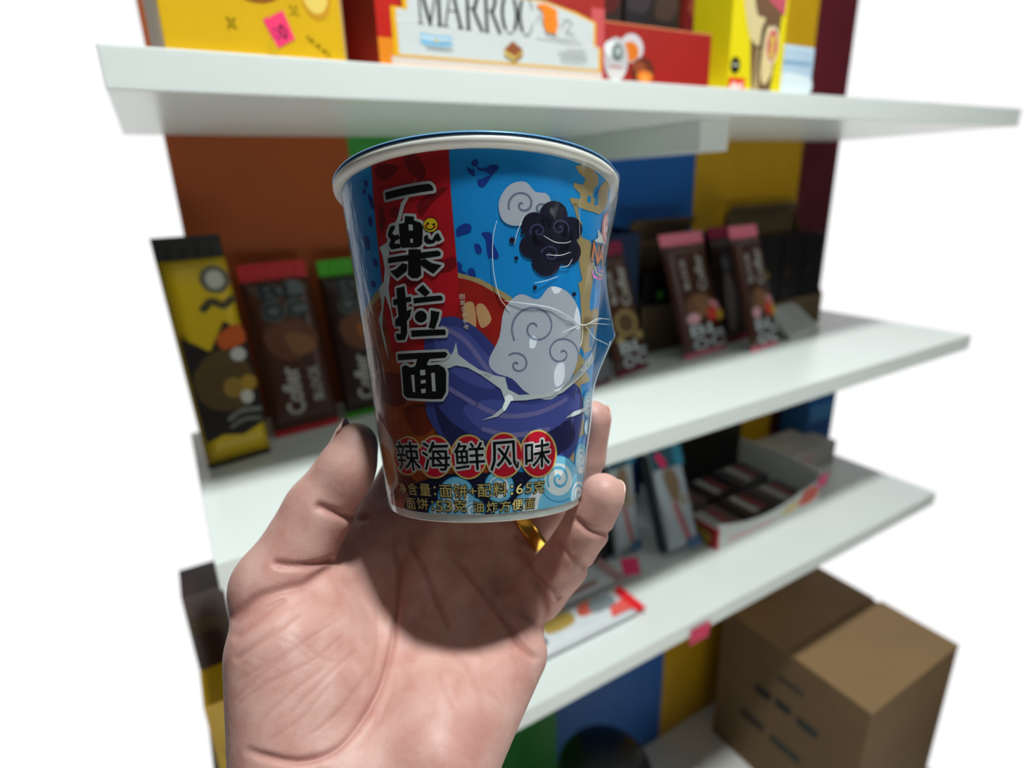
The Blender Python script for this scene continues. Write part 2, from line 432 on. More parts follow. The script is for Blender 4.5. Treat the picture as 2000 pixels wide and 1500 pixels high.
# -- packets that lean on the shelf: a flat wrapper with crimped ends
def leaning_pack(name, bl, br, lean_deg, height, thick, m, seal_m, label, cat, group=None, seal=0.10, bottom_seal=0.05, puff=0.35):
    bl, br = Vector(bl), Vector(br)
    ux = (br - bl).normalized(); w = (br - bl).length
    back = Vector((-ux.y, ux.x, 0))
    a = math.radians(lean_deg)
    vz = (Vector((0, 0, 1)) * math.cos(a) + back * math.sin(a)).normalized()
    ny = ux.cross(vz) * -1   # towards the wall
    R = Matrix((ux, ny, vz)).transposed()
    bl.z += thick * .5 * math.sin(a)
    r = empty(name, bl, R)
    tag(r, label, cat, group)
    nx, nz = 14, 22
    def sheet(v0, v1, full, nzz):
        bm = bmesh.new(); G = {}
        for s in (0, 1):
            for i in range(nx + 1):
                for k in range(nzz + 1):
                    u = i / nx; v = v0 + (v1 - v0) * k / nzz
                    e = max(0.0, min(1.0, min(u, 1 - u) / 0.13)) ** 0.5
                    f = 1.0
                    if full:
                        q = (v - v0) / (v1 - v0)
                        f = max(0.0, min(1.0, min(q, 1 - q) / 0.07)) ** 0.5
                    th = (0.0006 + (thick / 2 - 0.0006) * e * f) if full else 0.0006 + 0.00015 * math.sin(i * 2.2)
                    G[s, i, k] = bm.verts.new((u * w, thick / 2 + (th if s else -th), v * height))
        for s in (0, 1):
            for i in range(nx):
                for k in range(nzz):
                    bm.faces.new((G[s, i, k], G[s, i + 1, k], G[s, i + 1, k + 1], G[s, i, k + 1]))
        for k in range(nzz):
            for i in (0, nx):
                bm.faces.new((G[0, i, k], G[0, i, k + 1], G[1, i, k + 1], G[1, i, k]))
        for i in range(nx):
            for k in (0, nzz):
                bm.faces.new((G[0, i, k], G[1, i, k], G[1, i + 1, k], G[0, i + 1, k]))
        return bm
    bm_obj('wrapper', sheet(bottom_seal, 1 - seal, True, nz), m, r, True)
    bm_obj('end_seal', sheet(1 - seal, 1.0, False, 4), seal_m, r, False)
    bm_obj('end_seal', sheet(0.0, bottom_seal, False, 3), seal_m, r, False)
    return r, Face(r, (0, -0.0004, 0), (w, 0, 0), (0, 0, height))

choc = mat('chocolate_wrapper', '4A2618', 0.32, noise=0.12, scale=25, spec=0.5)
choc_d = mat('dark_chocolate_wrapper', '2E1710', 0.32, noise=0.12, scale=25)
pinkseal = hexmat('EE7F92', .35); redseal = hexmat('C01E24', .35); greenseal = hexmat('3FA01C', .35); maroonseal = hexmat('8E1440', .35)

def block_letters(F, cx, cy, hgt_, wid, colr, rot=0.0, gap=.0):
    """big outlined capitals in two columns, as on the chocolate bars"""
    it = []
    for k, c in enumerate('BLOC'):
        it.append(('text', c, cx + (-.5 if k % 2 == 0 else .5) * wid, cy + (.5 if k < 2 else -.5) * hgt_, wid * F.lw * .9, hgt_ * F.lh * .84, rot, .04, colr))
    return it

def choc_bar(bl, br, lean_deg, hgt_, seal_m, label, kind):
    r, F = leaning_pack('chocolate_bar', bl, br, lean_deg, hgt_, 0.016, choc if kind != 'dark' else choc_d, seal_m, label, 'chocolate bar', 'large chocolate bars leaning on the middle shelf', seal=.10, bottom_seal=.035)
    g = 'D2D0C4'
    if kind in ('pale', 'fruit', 'nut'):      # name runs up the bar at the top, capitals at the foot
        F.part('name_lettering', [('text', 'Cofler', .66, .66, .066, .024, math.pi / 2, .03, g)]); F.part('name_lettering', [('text', 'BLOCK', .30, .66, .054, .015, math.pi / 2, .03, g)])
        pic = [('blob', [(.20, .44), (.5, .50), (.8, .44), (.78, .33), (.5, .29), (.22, .33)], '7E5A40'), ('blob', [(.42, .46), (.66, .46), (.72, .36), (.5, .31)], '9A6C48')]
        if kind == 'fruit':
            pic += [('ell', .30, .30, .16, .045, 'F2B6C0'), ('ell', .74, .31, .12, .06, 'E8483C'), ('ell', .92, .29, .08, .05, 'E2B440'), ('blob', [(.72, .42), (.9, .40), (.92, .33), (.78, .37)], 'F0A0A8')]
        else:
            pic += [('ell', .5, .38, .34, .10, 'A8925C'), ('ell', .5, .38, .22, .07, '6A4A34'), ('ell', .22, .27, .12, .03, 'B49E64'), ('ell', .8, .27, .12, .03, 'B49E64')]
        F.part('chocolate_picture', pic)
        F.part('capital_lettering', block_letters(F, .55, .145, .110, .40, 'D4DEE0'))
    else:
        F.part('capital_lettering', [('ell', .36, .82, .17, .055, '5A6260'), ('ell', .70, .83, .17, .055, '5A6260'), ('ell', .36, .71, .17, .055, '5A6260'), ('ell', .70, .72, .17, .055, '5A6260')] + block_letters(F, .53, .77, .11, .34, '23282A'))
        F.part('chocolate_picture', [('blob', [(.15, .60), (.5, .66), (.85, .60), (.9, .50), (.5, .42), (.2, .48)], '6A3F28'), ('blob', [(.45, .58), (.8, .55), (.85, .47), (.55, .45)], '8A5A38' if kind == 'milk' else 'B0601C')])
        F.part('name_lettering', [('text', 'Cofler', .38, .25, .062, .024, math.pi / 2, .03, 'D0CCC2')]); F.part('name_lettering', [('text', 'BLOCK', .74, .27, .046, .013, math.pi / 2, .03, 'C4C0B6')])
    return r

choc_bar((0.0836, 0.7480, Z_MID), (0.1678, 0.7550, Z_MID), 15.5, .222, redseal, 'chocolate bar with a red top seal, between the yellow bag and the green sealed bar', 'milk')
choc_bar((0.1790, 0.7610, Z_MID), (0.2620, 0.7650, Z_MID), 13, .216, greenseal, 'chocolate bar with a green top seal, half hidden by the cup at its left', 'dark')
choc_bar((0.5930, 0.6830, Z_MID), (0.6765, 0.7010, Z_MID), 18, .215, maroonseal, 'chocolate bar with maroon seals and a nut picture, just right of the cup', 'nut')
choc_bar((0.7522, 0.6915, Z_MID), (0.8722, 0.7056, Z_MID), 19, .220, pinkseal, 'wide chocolate bar with a pink top seal, in front of the open kraft box', 'fruit')
choc_bar((0.8802, 0.6561, Z_MID), (0.9655, 0.6660, Z_MID), 17.5, .226, pinkseal, 'narrower chocolate bar with a pink top seal, rightmost on the middle shelf', 'fruit')
r, F = leaning_pack('chocolate_bar', (0.895, 0.722, Z_MID), (0.960, 0.730, Z_MID), 17, .220, .014, choc_d, maroonseal, 'dark bar with a crimson seal, tucked behind the rightmost pink sealed bar', 'chocolate bar', 'large chocolate bars leaning on the middle shelf')
F.part('printed_panel', [('blob', [(.1, .1), (.5, .2), (.6, .5), (.3, .6), (.1, .4)], '8A7A78'), ('ell', .4, .68, .2, .07, '6A6E74')])
r, F = leaning_pack('chocolate_bar', (0.520, 0.668, Z_MID), (0.575, 0.678, Z_MID), 18, .11, .014, choc_d, maroonseal, 'short dark bar lying against the nut bar, mostly behind the cup', 'chocolate bar', 'large chocolate bars leaning on the middle shelf')
F.part('printed_panel', [('blob', [(.1, .1), (.9, .1), (.8, .5), (.2, .5)], '6A6C70')])

# yellow and black snack bag at the left
r, F = leaning_pack('snack_bag', (0.004, 0.690, Z_MID), (0.0735, 0.700, Z_MID), 13, .262, .034, mat('yellow_film', 'D8B414', 0.28, noise=0.06, scale=20), mat('black_film', '17120F', 0.3), 'black and yellow snack bag at the left end of the middle shelf', 'bag', seal=.10, bottom_seal=.02)
F.part('printed_panel', [('poly', [(.02, .58), (.40, .50), (.70, .62), (.98, .56), (.98, .16), (.6, .12), (.3, .14), (.02, .12)], '20150F'), ('blob', [(.1, .42), (.5, .50), (.9, .44), (.85, .26), (.4, .24), (.1, .3)], '5A4420'), ('blob', [(.55, .56), (.9, .60), (.95, .52), (.6, .50)], 'C8581C')])
F.part('round_emblem', [('ell', .72, .80, .22, .06, '5A5A4A'), ('ell', .72, .80, .14, .04, 'B8B8A8')]); F.part('lettering', [('line', [(.45, .68), (.6, .71), (.75, .685), (.9, .71)], .008, '6A6040')]); F.part('lettering', [('line', [(.45, .20), (.65, .225), (.92, .215)], .005, '9A9890'), ('line', [(.45, .165), (.65, .185), (.9, .175)], .004, '8A8880')])
F.part('nut_picture', [('ell', .80, .47, .12, .03, 'C8C8C0'), ('ell', .62, .33, .16, .045, '9A7A30'), ('ell', .86, .34, .12, .035, 'B08A2A'), ('ell', .78, .28, .10, .03, 'D0CCC0')])

# open cardboard display boxes behind the bars
def open_box(name, x0, x1, y0, y1, z, h_front, h_back, m, label, flap=None):
    r = empty(name, (x0, y0, z)); tag(r, label, 'box')
    w, d, t = x1 - x0, y1 - y0, .0018
    bm = bmesh.new()
    add_box(bm, (0, 0, 0), (w, t, h_front)); add_box(bm, (0, d - t, 0), (w, d, h_back))
    for xx in (0, w - t):
        vs = [bm.verts.new((xx + dx, y, zz)) for dx in (0, t) for y, zz in ((t, 0), (d - t, 0), (d - t, h_back), (t, h_front))]
        for f in ((0, 1, 2, 3), (7, 6, 5, 4), (0, 4, 5, 1), (1, 5, 6, 2), (2, 6, 7, 3), (3, 7, 4, 0)):
            bm.faces.new([vs[i] for i in f])
    add_box(bm, (t, t, 0), (w - t, d - t, t))
    bm_obj('carton', bm, m, r)
    if flap:
        f = box('lid_flap', (0.001, 0, 0), (w - .001, .0016, flap), m, r)
        f.location = (0, d - .004, h_back); f.rotation_euler = (math.radians(38), 0, 0)
    return r
kraft_in = mat('kraft_board', '6E5A3C', 0.7, noise=0.08, scale=30)
open_box('display_box', 0.715, 0.872, 0.772, 0.836, Z_MID, .085, .196, mat('kraft_dark', '5A4830', 0.7, noise=0.08, scale=30), 'open brown kraft display box behind the wide pink sealed bar', .045)
open_box('display_box', 0.560, 0.705, 0.775, 0.836, Z_MID, .215, .222, mat('navy_card', '0C2A4C', 0.45), 'navy blue display box behind the nut chocolate bar')
open_box('display_box', 0.985, 1.20, 0.745, 0.836, Z_MID, .060, .228, kraft_in, 'large open kraft box at the right end of the middle shelf', .02)
for k, (x, y, w_, d_, h_, c) in enumerate(((0.722, .776, .07, .05, .14, '0E0B0C'), (0.795, .776, .07, .05, .15, '140E0C'))):
    r, F = carton('chocolate_box', (x, y, Z_MID + .002), w_, d_, h_, hexmat(c, .4), ('black packet with green and red marks, left inside the brown kraft box', 'black packet at the right inside the brown kraft box')[k], 'packet', bevel=.002, part='packet')
    if k == 0:
        F.part('green_mark', [('ell', .55, .72, .12, .06, '3A7A18')]); F.part('red_mark', [('ell', .6, .45, .14, .05, 'A82818')]); F.part('printed_panel', [('rect', .2, .02, .9, .12, '4A1434')])
    else:
        F.part('printed_panel', [('rect', .1, .02, .9, .10, '3A1028')])
for k in range(3):
    r, F = carton('chocolate_box', (0.995 + k * .066, .750, Z_MID + .002), .062, .07, .185, hexmat('0D0B0C', .4), ('black carton at the left inside the large kraft box', 'black carton in the middle of the large kraft box', 'black carton at the right inside the large kraft box')[k], 'carton', 'black cartons in the large kraft box', bevel=.002, part='packet')
    F.part('printed_panel', [('ell', .3, .6, .16, .05, ('8A7A10', '3A2418', '30201A')[k])])
r, F = carton('chocolate_box', (0.885, 0.803, Z_MID), .09, .035, .20, hexmat('120D0D', .4), 'black carton standing between the two open kraft boxes', 'carton', bevel=.002, part='packet')
F.part('printed_panel', [('ell', .5, .7, .2, .06, '5A5E60')])
# clear plastic dome at the right
r, F = leaning_pack('snack_packet', (1.000, 0.662, Z_MID), (1.105, 0.672, Z_MID), 52, .085, .024, mat('frosted_wrap', 'C4C6C2', 0.35, noise=0.08, scale=18), mat('frosted_wrap', 'C4C6C2'), 'pale grey wrapped packet at the right end of the middle shelf', 'packet', seal=.06, bottom_seal=.03)

# -- lowest shelf
teal = hexmat('2A6A80', .35)
def grey_pack(bl, br, ln, hh, label, tagged):
    r, F = leaning_pack('snack_packet', bl, br, ln, hh, .030, mat('silver_blue_film', 'B4BEC6', 0.3, noise=0.12, scale=30), mat('silver_blue_film', '98A4AC'), label, 'packet', 'silver packets leaning on the lowest shelf', seal=.03, bottom_seal=.03)
    F.part('printed_panel', [('rect', .03, .78, .97, .97, '24586A'), ('rect', .70, .78, .97, .97, '2E8AA8'), ('blob', [(.05, .74), (.2, .78), (.3, .6), (.2, .4), (.05, .5)], 'B8C4CC'), ('blob', [(.30, .74), (.60, .76), (.70, .60), (.55, .46), (.38, .52)], '8A7458'), ('ell', .70, .47, .14, .055, 'A8A090'), ('poly', [(.55, .10), (.70, .10), (.52, .46), (.36, .46)], 'C8848A'), ('poly', [(.64, .10), (.72, .10), (.52, .46), (.46, .46)], 'A83A44'), ('rect', .55, .03, .97, .12, '4A6E94')])
    if tagged:
        F.part('price_sticker', [('poly', [(.15, .90), (.28, .95), (.48, .83), (.34, .77)], 'E02A68')], label='pink price sticker')
    box('side_gusset', (-.002, .003, hh * .05), (.0005, .028, hh * .93), hexmat('3A4448', .4), r)
    return r
grey_pack((0.671, 0.6282, Z_LOW), (0.746, 0.6215, Z_LOW), 24, .196, 'silver packet with a teal top and pink price sticker on the lowest shelf', True)
grey_pack((0.587, 0.672, Z_LOW), (0.651, 0.676, Z_LOW), 10, .215, 'silver packet without a sticker, behind the raised little finger', False)

r = empty('display_tray', (0.762, 0.607, Z_LOW)); tag(r, 'white cardboard display tray with red corner print, on the lowest shelf', 'tray')
white_card = mat('white_card', 'E6E8E6', 0.4, noise=0.02, scale=10)
bm = bmesh.new()
w_, d_ = .30, .20
n = 18
for (yy, f) in ((0.0, lambda u: .052 - .022 * math.sin(math.pi * min(1, u * 1.15)) ),):
    A = [bm.verts.new((u * w_, 0, 0)) for u in [i / n for i in range(n + 1)]]; B = [bm.verts.new((i / n * w_, 0, f(i / n))) for i in range(n + 1)]
    A2 = [bm.verts.new((i / n * w_, .0016, 0)) for i in range(n + 1)]; B2 = [bm.verts.new((i / n * w_, .0016, f(i / n))) for i in range(n + 1)]
    for i in range(n):
        bm.faces.new((A[i], A[i + 1], B[i + 1], B[i])); bm.faces.new((B2[i], B2[i + 1], A2[i + 1], A2[i])); bm.faces.new((B[i], B[i + 1], B2[i + 1], B2[i]))
add_box(bm, (0, .0016, 0), (.0016, d_, .045)); add_box(bm, (w_ - .0016, .0016, 0), (w_, d_, .075)); add_box(bm, (.0016, .0016, 0), (w_ - .0016, d_, .0016))
bm_obj('carton', bm, white_card, r)
box('back_panel', (.0, d_, 0), (w_, d_ + .0018, .115), hexmat('16120F', .5), r)
F = Face(r, (0, 0, 0), (w_, 0, 0), (0, 0, .052))
F.part('front_print', [('poly', [(.10, .10), (.55, .12), (.56, .22), (.12, .30)], 'F0C4C4'), ('poly', [(.0, .0), (.02, .0), (.02, .85), (.0, .9)], 'D02830'), ('blob', [(.60, .2), (.75, .2), (.80, .5), (.68, .55)], 'F0D8A0'), ('blob', [(.78, .3), (.95, .3), (.98, .8), (.84, .9)], 'E85A3C')])
F = Face(r, (0, d_, 0), (0, -d_, 0), (0, 0, .045))
F.part('side_print', [('rect', .40, .0, 1.0, .95, '3A2A1C'), ('blob', [(.55, .1), (.95, .05), (.95, .5), (.7, .75), (.55, .6)], 'B08A34'), ('poly', [(.55, .95), (.98, .95), (.98, .72), (.60, .80)], 'B01A20'), ('poly', [(.92, .0), (1, .0), (1, .95), (.96, .95)], 'B01A20')])
F = Face(r, (w_ * .95, -.0006, .036), (.04, 0, 0), (0, 0, .03))
F.part('price_sticker', [('poly', [(0, 0), (.8, .1), (.9, 1), (.1, .9)], 'F0387A')], label='pink price sticker')
for k in range(6):
    x = .010 + (k % 3) * .094; y = .015 + (k // 3) * .092
    b_ = box('wrapped_bar', (0, 0, 0), (.088, .080, .018), (hexmat('5A4C48', .35), hexmat('2C2022', .35), hexmat('4A4648', .35))[k % 3], bevel=.004)
    b_.location = (0.762 + x, 0.607 + y, Z_LOW + .0022 + (.003 if k % 2 else 0))
    tag(b_, ('grey brown wrapped bar at the front left of the white tray', 'dark wrapped bar at the front middle of the white tray', 'dull grey wrapped bar at the front right of the white tray', 'grey brown wrapped bar at the back left of the white tray', 'dark wrapped bar at the back middle of the white tray', 'dull grey wrapped bar at the back right of the white tray')[k], 'chocolate bar', 'bars lying in the white tray')
    F = Face(b_, (0, 0, .018), (.088, 0, 0), (0, .080, 0))
    F.part('printed_panel', [('rect', .3, .1, .5, .9, 'B0ACA8'), ('rect', .62, .15, .72, .85, 'A04048')])
r, F = carton('snack_carton', (1.10, 0.70, Z_LOW), .16, .10, .055, mat('pale_card', 'B8B4AC', 0.5, noise=0.1, scale=25), 'pale printed carton behind the right end of the white tray', 'carton')
F.part('printed_panel', [('blob', [(.05, .2), (.4, .3), (.5, .8), (.1, .8)], 'C8A8A8')])
r, F = carton('snack_carton', (1.235, 0.76, Z_LOW), .10, .07, .20, mat('blue_card', '1A5A9A', 0.4), 'blue carton standing at the far right of the lowest shelf', 'carton')
F.part('printed_panel', [('rect', .1, .4, .9, .6, '4A86B8')])
r, F = carton('snack_carton', (0.84, 0.815, Z_LOW), .20, .022, .16, mat('mauve_card', '6A5A5E', 0.45, noise=0.1, scale=20), 'dull mauve printed carton against the wall behind the white tray', 'carton')
F.part('printed_panel', [('blob', [(.1, .5), (.5, .6), (.6, .9), (.2, .9)], '8A8488'), ('rect', .1, .15, .8, .3, '8A5A50')])

# wrapped packs lying at the front left of the lowest shelf
def lying_pack(loc, rotz, w, d, h, label, items, seal_c, tilt=0.0):
    r = empty('wafer_pack', loc, Matrix.Rotation(rotz, 3, 'Z') @ Matrix.Rotation(tilt, 3, 'X'))
    tag(r, label, 'wafer pack', 'white and red wafer packs lying on the lowest shelf')
    bm = bmesh.new(); nx, ny = 20, 10; G = {}
    for s in (0, 1):
        for i in range(nx + 1):
            for k in range(ny + 1):
                u, v = i / nx, k / ny
                e = min(1, min(u, 1 - u) / .1) ** .5 * min(1, min(v, 1 - v) / .16) ** .5
                G[s, i, k] = bm.verts.new((u * w, v * d, h * .5 + (1 if s else -1) * (h * .5 * e + .0004)))
    for s in (0, 1):
        for i in range(nx):
            for k in range(ny):
                bm.faces.new((G[s, i, k], G[s, i + 1, k], G[s, i + 1, k + 1], G[s, i, k + 1]))
    for i in range(nx):
        for k in (0, ny):
            bm.faces.new((G[0, i, k], G[1, i, k], G[1, i + 1, k], G[0, i + 1, k]))
    for k in range(ny):
        for i in (0, nx):
            bm.faces.new((G[0, i, k], G[0, i, k + 1], G[1, i, k + 1], G[1, i, k]))
    bm_obj('wrapper', bm, mat('white_film', 'DADCE0', 0.3, noise=0.06, scale=30), r, True)
    for x0, sg in ((0, -1), (w, 1)):
        bm = bmesh.new()
        n_ = 10
        A = [bm.verts.new((x0, d * (.06 + .88 * i / n_), h * .5 + .0006 * math.sin(i * 2))) for i in range(n_ + 1)]
        B = [bm.verts.new((x0 + sg * .016, d * (-.04 + 1.08 * i / n_), h * .5 + .003 + .0015 * math.sin(i * 2.6 + 1))) for i in range(n_ + 1)]
        for i in range(n_):
            bm.faces.new((A[i], A[i + 1], B[i + 1], B[i]))
        o = bm_obj('end_seal', bm, hexmat(seal_c, .35), r)
        sm = o.modifiers.new('thickness', 'SOLIDIFY'); sm.thickness = .0006
    F = Face(r, (0, 0, h + .0002), (w, 0, 0), (0, d, 0))
    F.part('printed_panel', items)
    return r
lying_pack((0.300, 0.552, Z_LOW), .0, .228, .062, .016, 'white wafer pack with a red end seal, nearest the shelf edge', [('blob', [(.14, .15), (.30, .15), (.30, .7), (.14, .7)], 'F2F4F8'), ('poly', [(.05, .1), (.22, .1), (.26, .3), (.08, .4)], 'FF9A94'), ('blob', [(.36, .45), (.56, .45), (.58, .85), (.38, .85)], 'B0924A'), ('blob', [(.62, .55), (.74, .5), (.80, .85), (.68, .9)], 'C85A48'), ('blob', [(.72, .45), (.90, .45), (.92, .8), (.76, .85)], '7C8488'), ('poly', [(.80, .1), (.97, .1), (.97, .5), (.84, .4)], 'E86058')], 'E8222A')
lying_pack((0.318, 0.622, Z_LOW), .03, .232, .060, .016, 'white wafer pack with grey print, second from the shelf edge', [('blob', [(.35, .3), (.55, .35), (.60, .8), (.4, .8)], '5A605E'), ('blob', [(.58, .4), (.78, .5), (.76, .85), (.6, .8)], '8A8E8A'), ('rect', .30, .1, .85, .24, 'B0685C'), ('blob', [(.1, .2), (.25, .2), (.25, .7), (.1, .7)], 'D08070')], 'D8A8A8')
t_ = box('price_tag', (0, 0, 0), (.032, .0006, .028), hexmat('E82A6A', .5)); t_.location = (.560, .6235, Z_LOW + .0172); t_.rotation_euler = (math.radians(-42), .1, -.25)
tag(t_, 'pink price tag standing on the white wafer packs', 'price tag', 'pink price tags on the lowest shelf')
r, F = carton('chocolate_box', (0.505, 0.690, Z_LOW), .075, .06, .040, hexmat('120C0D', .4), 'small black box with a red corner behind the wafer packs', 'box', bevel=.001, part='carton')
F.part('printed_panel', [('blob', [(.05, .1), (.45, .05), (.5, .6), (.1, .7)], '9A1418')])
t_ = box('price_tag', (0, 0, 0), (.042, .0006, .030), hexmat('D8285A', .5)); t_.location = (.585, .4985, .7215); t_.rotation_euler = (math.radians(4), 0, 0)
tag(t_, 'crimson price tag stuck on the front edge of the lowest shelf', 'price tag', 'pink price tags on the lowest shelf')

# -- below the shelves
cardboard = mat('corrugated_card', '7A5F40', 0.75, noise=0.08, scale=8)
r = empty('cardboard_carton', (1.03, 0.42, 0)); tag(r, 'large brown shipping carton with blurred dark print, on the floor at the right', 'carton')
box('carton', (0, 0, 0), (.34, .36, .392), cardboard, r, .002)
f = box('lid_flap', (.0, .0, 0), (.34, .17, .003), mat('corrugated_card_lit', '9A7A54', 0.75, noise=0.06, scale=8), r); f.location = (0, .0, .3935); f.rotation_euler = (math.radians(1.0), 0, 0)  # flaps get a paler card colour, standing for light on the top
f = box('lid_flap', (.0, .0, 0), (.34, .17, .003), mat('corrugated_card_lit', '9A7A54'), r); f.location = (0, .188, .3935); f.rotation_euler = (math.radians(.6), 0, 0)
F = Face(r, (0, .36, 0), (0, -.36, 0), (0, 0, .392))
for it in (('rect', .30, .60, .42, .66, '2A2A26'), ('rect', .45, .61, .56, .67, '2A2A26'), ('rect', .60, .60, .74, .66, '2A2A26'), ('rect', .45, .80, .62, .84, '4A4234'), ('rect', .22, .34, .40, .40, '35322A'), ('rect', .45, .33, .66, .39, '35322A')):
    F.part('dark_print', [it])
prof = [(0.0, .0), (.080, .0), (.086, .01), (.090, .335), (.088, .36), (.076, .381), (.05, .392), (.0, .396)]
r = empty('waste_bin', (0.535, 0.63, 0)); tag(r, 'black round-topped bin on the floor in front of the blue panel', 'bin')
lathe('body', prof[:4], mat('black_plastic', '101112', 0.4), r, 48)
lathe('lid', prof[3:], mat('black_gloss', '0C0D0E', 0.3), r, 48)
r, F = carton('snack_carton', (-.052, .60, Z_LOW), .034, .06, .112, mat('yellow_card', 'E2B008'), 'small yellow carton with a grey patch, left end of the lowest shelf', 'carton')
F.part('printed_panel', [('poly', [(.30, .05), (.86, .14), (.70, .34), (.30, .42)], '7A7078')])
r, F = carton('snack_carton', (-.055, .70, Z_LOW), .045, .06, .19, mat('dark_brown_film', '3A1C14'), 'dark brown carton behind the small yellow carton, left end of the lowest shelf', 'carton')
F.part('printed_panel', [('rect', .1, .7, .9, .8, '4A3014')])

# ------------------------------------------------------------------ the noodle cup
CUP_M = Matrix(((0.86568, 0.47197, 0.16689), (-0.50058, 0.81967, 0.27851), (-0.00534, -0.32464, 0.94582)))
CUP_O = Vector((0.0807, 0.1607, 1.2970))
CUP_H, R_TOP, R_BOT, R_LIP = 0.107, 0.0450, 0.0322, 0.0480
def cup_r(z):
    return R_BOT + (R_TOP - R_BOT) * z / (CUP_H - 0.003)
cup = empty('noodle_cup', CUP_O, CUP_M)
tag(cup, 'paper noodle cup with blue and red sleeve and black Chinese title, held in the hand', 'noodle cup')
paper = mat('cup_paper', 'E8E6DF', 0.45, noise=0.02, scale=60)
lathe('cup_body', [(0.0, 0.004), (R_BOT - .003, 0.004), (R_BOT - .0016, 0.0), (R_BOT - .0004, 0.0), (R_BOT, .0006), (cup_r(.05), .05), (cup_r(.1035), .1035)], paper, cup, 160)
lip = [(cup_r(.1035) - .001, .1036)]
for k in range(13):
    a = -math.pi / 2 + math.pi * k / 12
    lip.append((R_LIP - .0017 + .0017 * math.cos(a), .1053 + .0017 * math.sin(a)))
lip.append((.0440, .1069))
lathe('rim', lip, mat('rim_paper', 'DEDCD4', 0.4, noise=0.02, scale=50), cup, 160)
lathe('lid', [(0.0, .1068), (.0450, .1068), (R_LIP - .0007, .10705), (R_LIP + .0001, .10665), (R_LIP - .0004, .1074), (.0450, .1073), (0.0, .1073)], mat('blue_foil', '6AA6DE', 0.3, metal=.2), cup, 160)
lathe('base_band', [(R_BOT + .00006, .0003), (cup_r(.0026) + .00006, .0026)], mat('base_film', 'C9CFCB', 0.25, coat=.4, noise=.05, scale=200), cup, 160)

INK = {'ink': '1E46A8', 'tan': 'C6B07C', 'soup': 'B2501E', 'soupred': 'B3241C', 'noodle': 'E8B884', 'chili': '7A2A10', 'band': 'CE1A28', 'bandshade': '8E121D', 'eggwhite': 'E2C8BC', 'yolk': 'D98A3C',
       'blue2': '1C97DC', 'robe': '414C96', 'robe2': '5561B2', 'robedark': '262A5A', 'rope': '8480BE', 'cloud': 'D6DDEA', 'cloudline': '8A97B4', 'inkdark': '24223A', 'inkline': '56527E', 'waveline': '2E9FDC', 'wavelight': '7FCDEE', 'wavewhite': 'EAF2F4', 'wavemid': '6CC2EA',
       'navydark': '15183C', 'bolt': 'DCE6E8', 'gold': 'D8BE72', 'badge': 'C8142E', 'outline': 'CFD4D4', 'black': '090A0C', 'smile': 'F0D21E', 'blush': 'E8402A', 'emblem': 'D86A6E', 'emblempale': 'EFC8C8', 'pink': 'DC7CC0', 'goldink': 'D9C47C', 'paper': 'E6E0D0', 'orange': 'F08A4C'}
def ink_mat(k):
    return mat('print_' + k, INK[k], 0.40, coat=0.05, spec=0.3, noise={'soup': .35, 'soupred': .2, 'band': .10, 'yolk': .15}.get(k, 0.0), scale=220 if k == 'soup' else 90)
UNIT, RREF = 2e-5, 0.040    # artwork units: 0.02 mm along the sleeve at a 40 mm radius
def wrap_print(bm):
    """bend flat sleeve artwork round the cup: x -> angle, y -> height, z -> layer"""
    xs = [v.co.x for v in bm.verts]
    step = 55
    x = math.floor(min(xs) / step) * step + step
    while x < max(xs):
        bmesh.ops.bisect_plane(bm, geom=bm.verts[:] + bm.edges[:] + bm.faces[:], plane_co=(x, 0, 0), plane_no=(1, 0, 0), dist=1e-4)
        x += step
    for v in bm.verts:
        th = v.co.x * UNIT / RREF; z = v.co.y * UNIT
        z = max(.0026, min(.1046, z))
        r = cup_r(z) + 0.00012 + 0.000020 * v.co.z
        v.co = (r * math.sin(th), -r * math.cos(th), z)

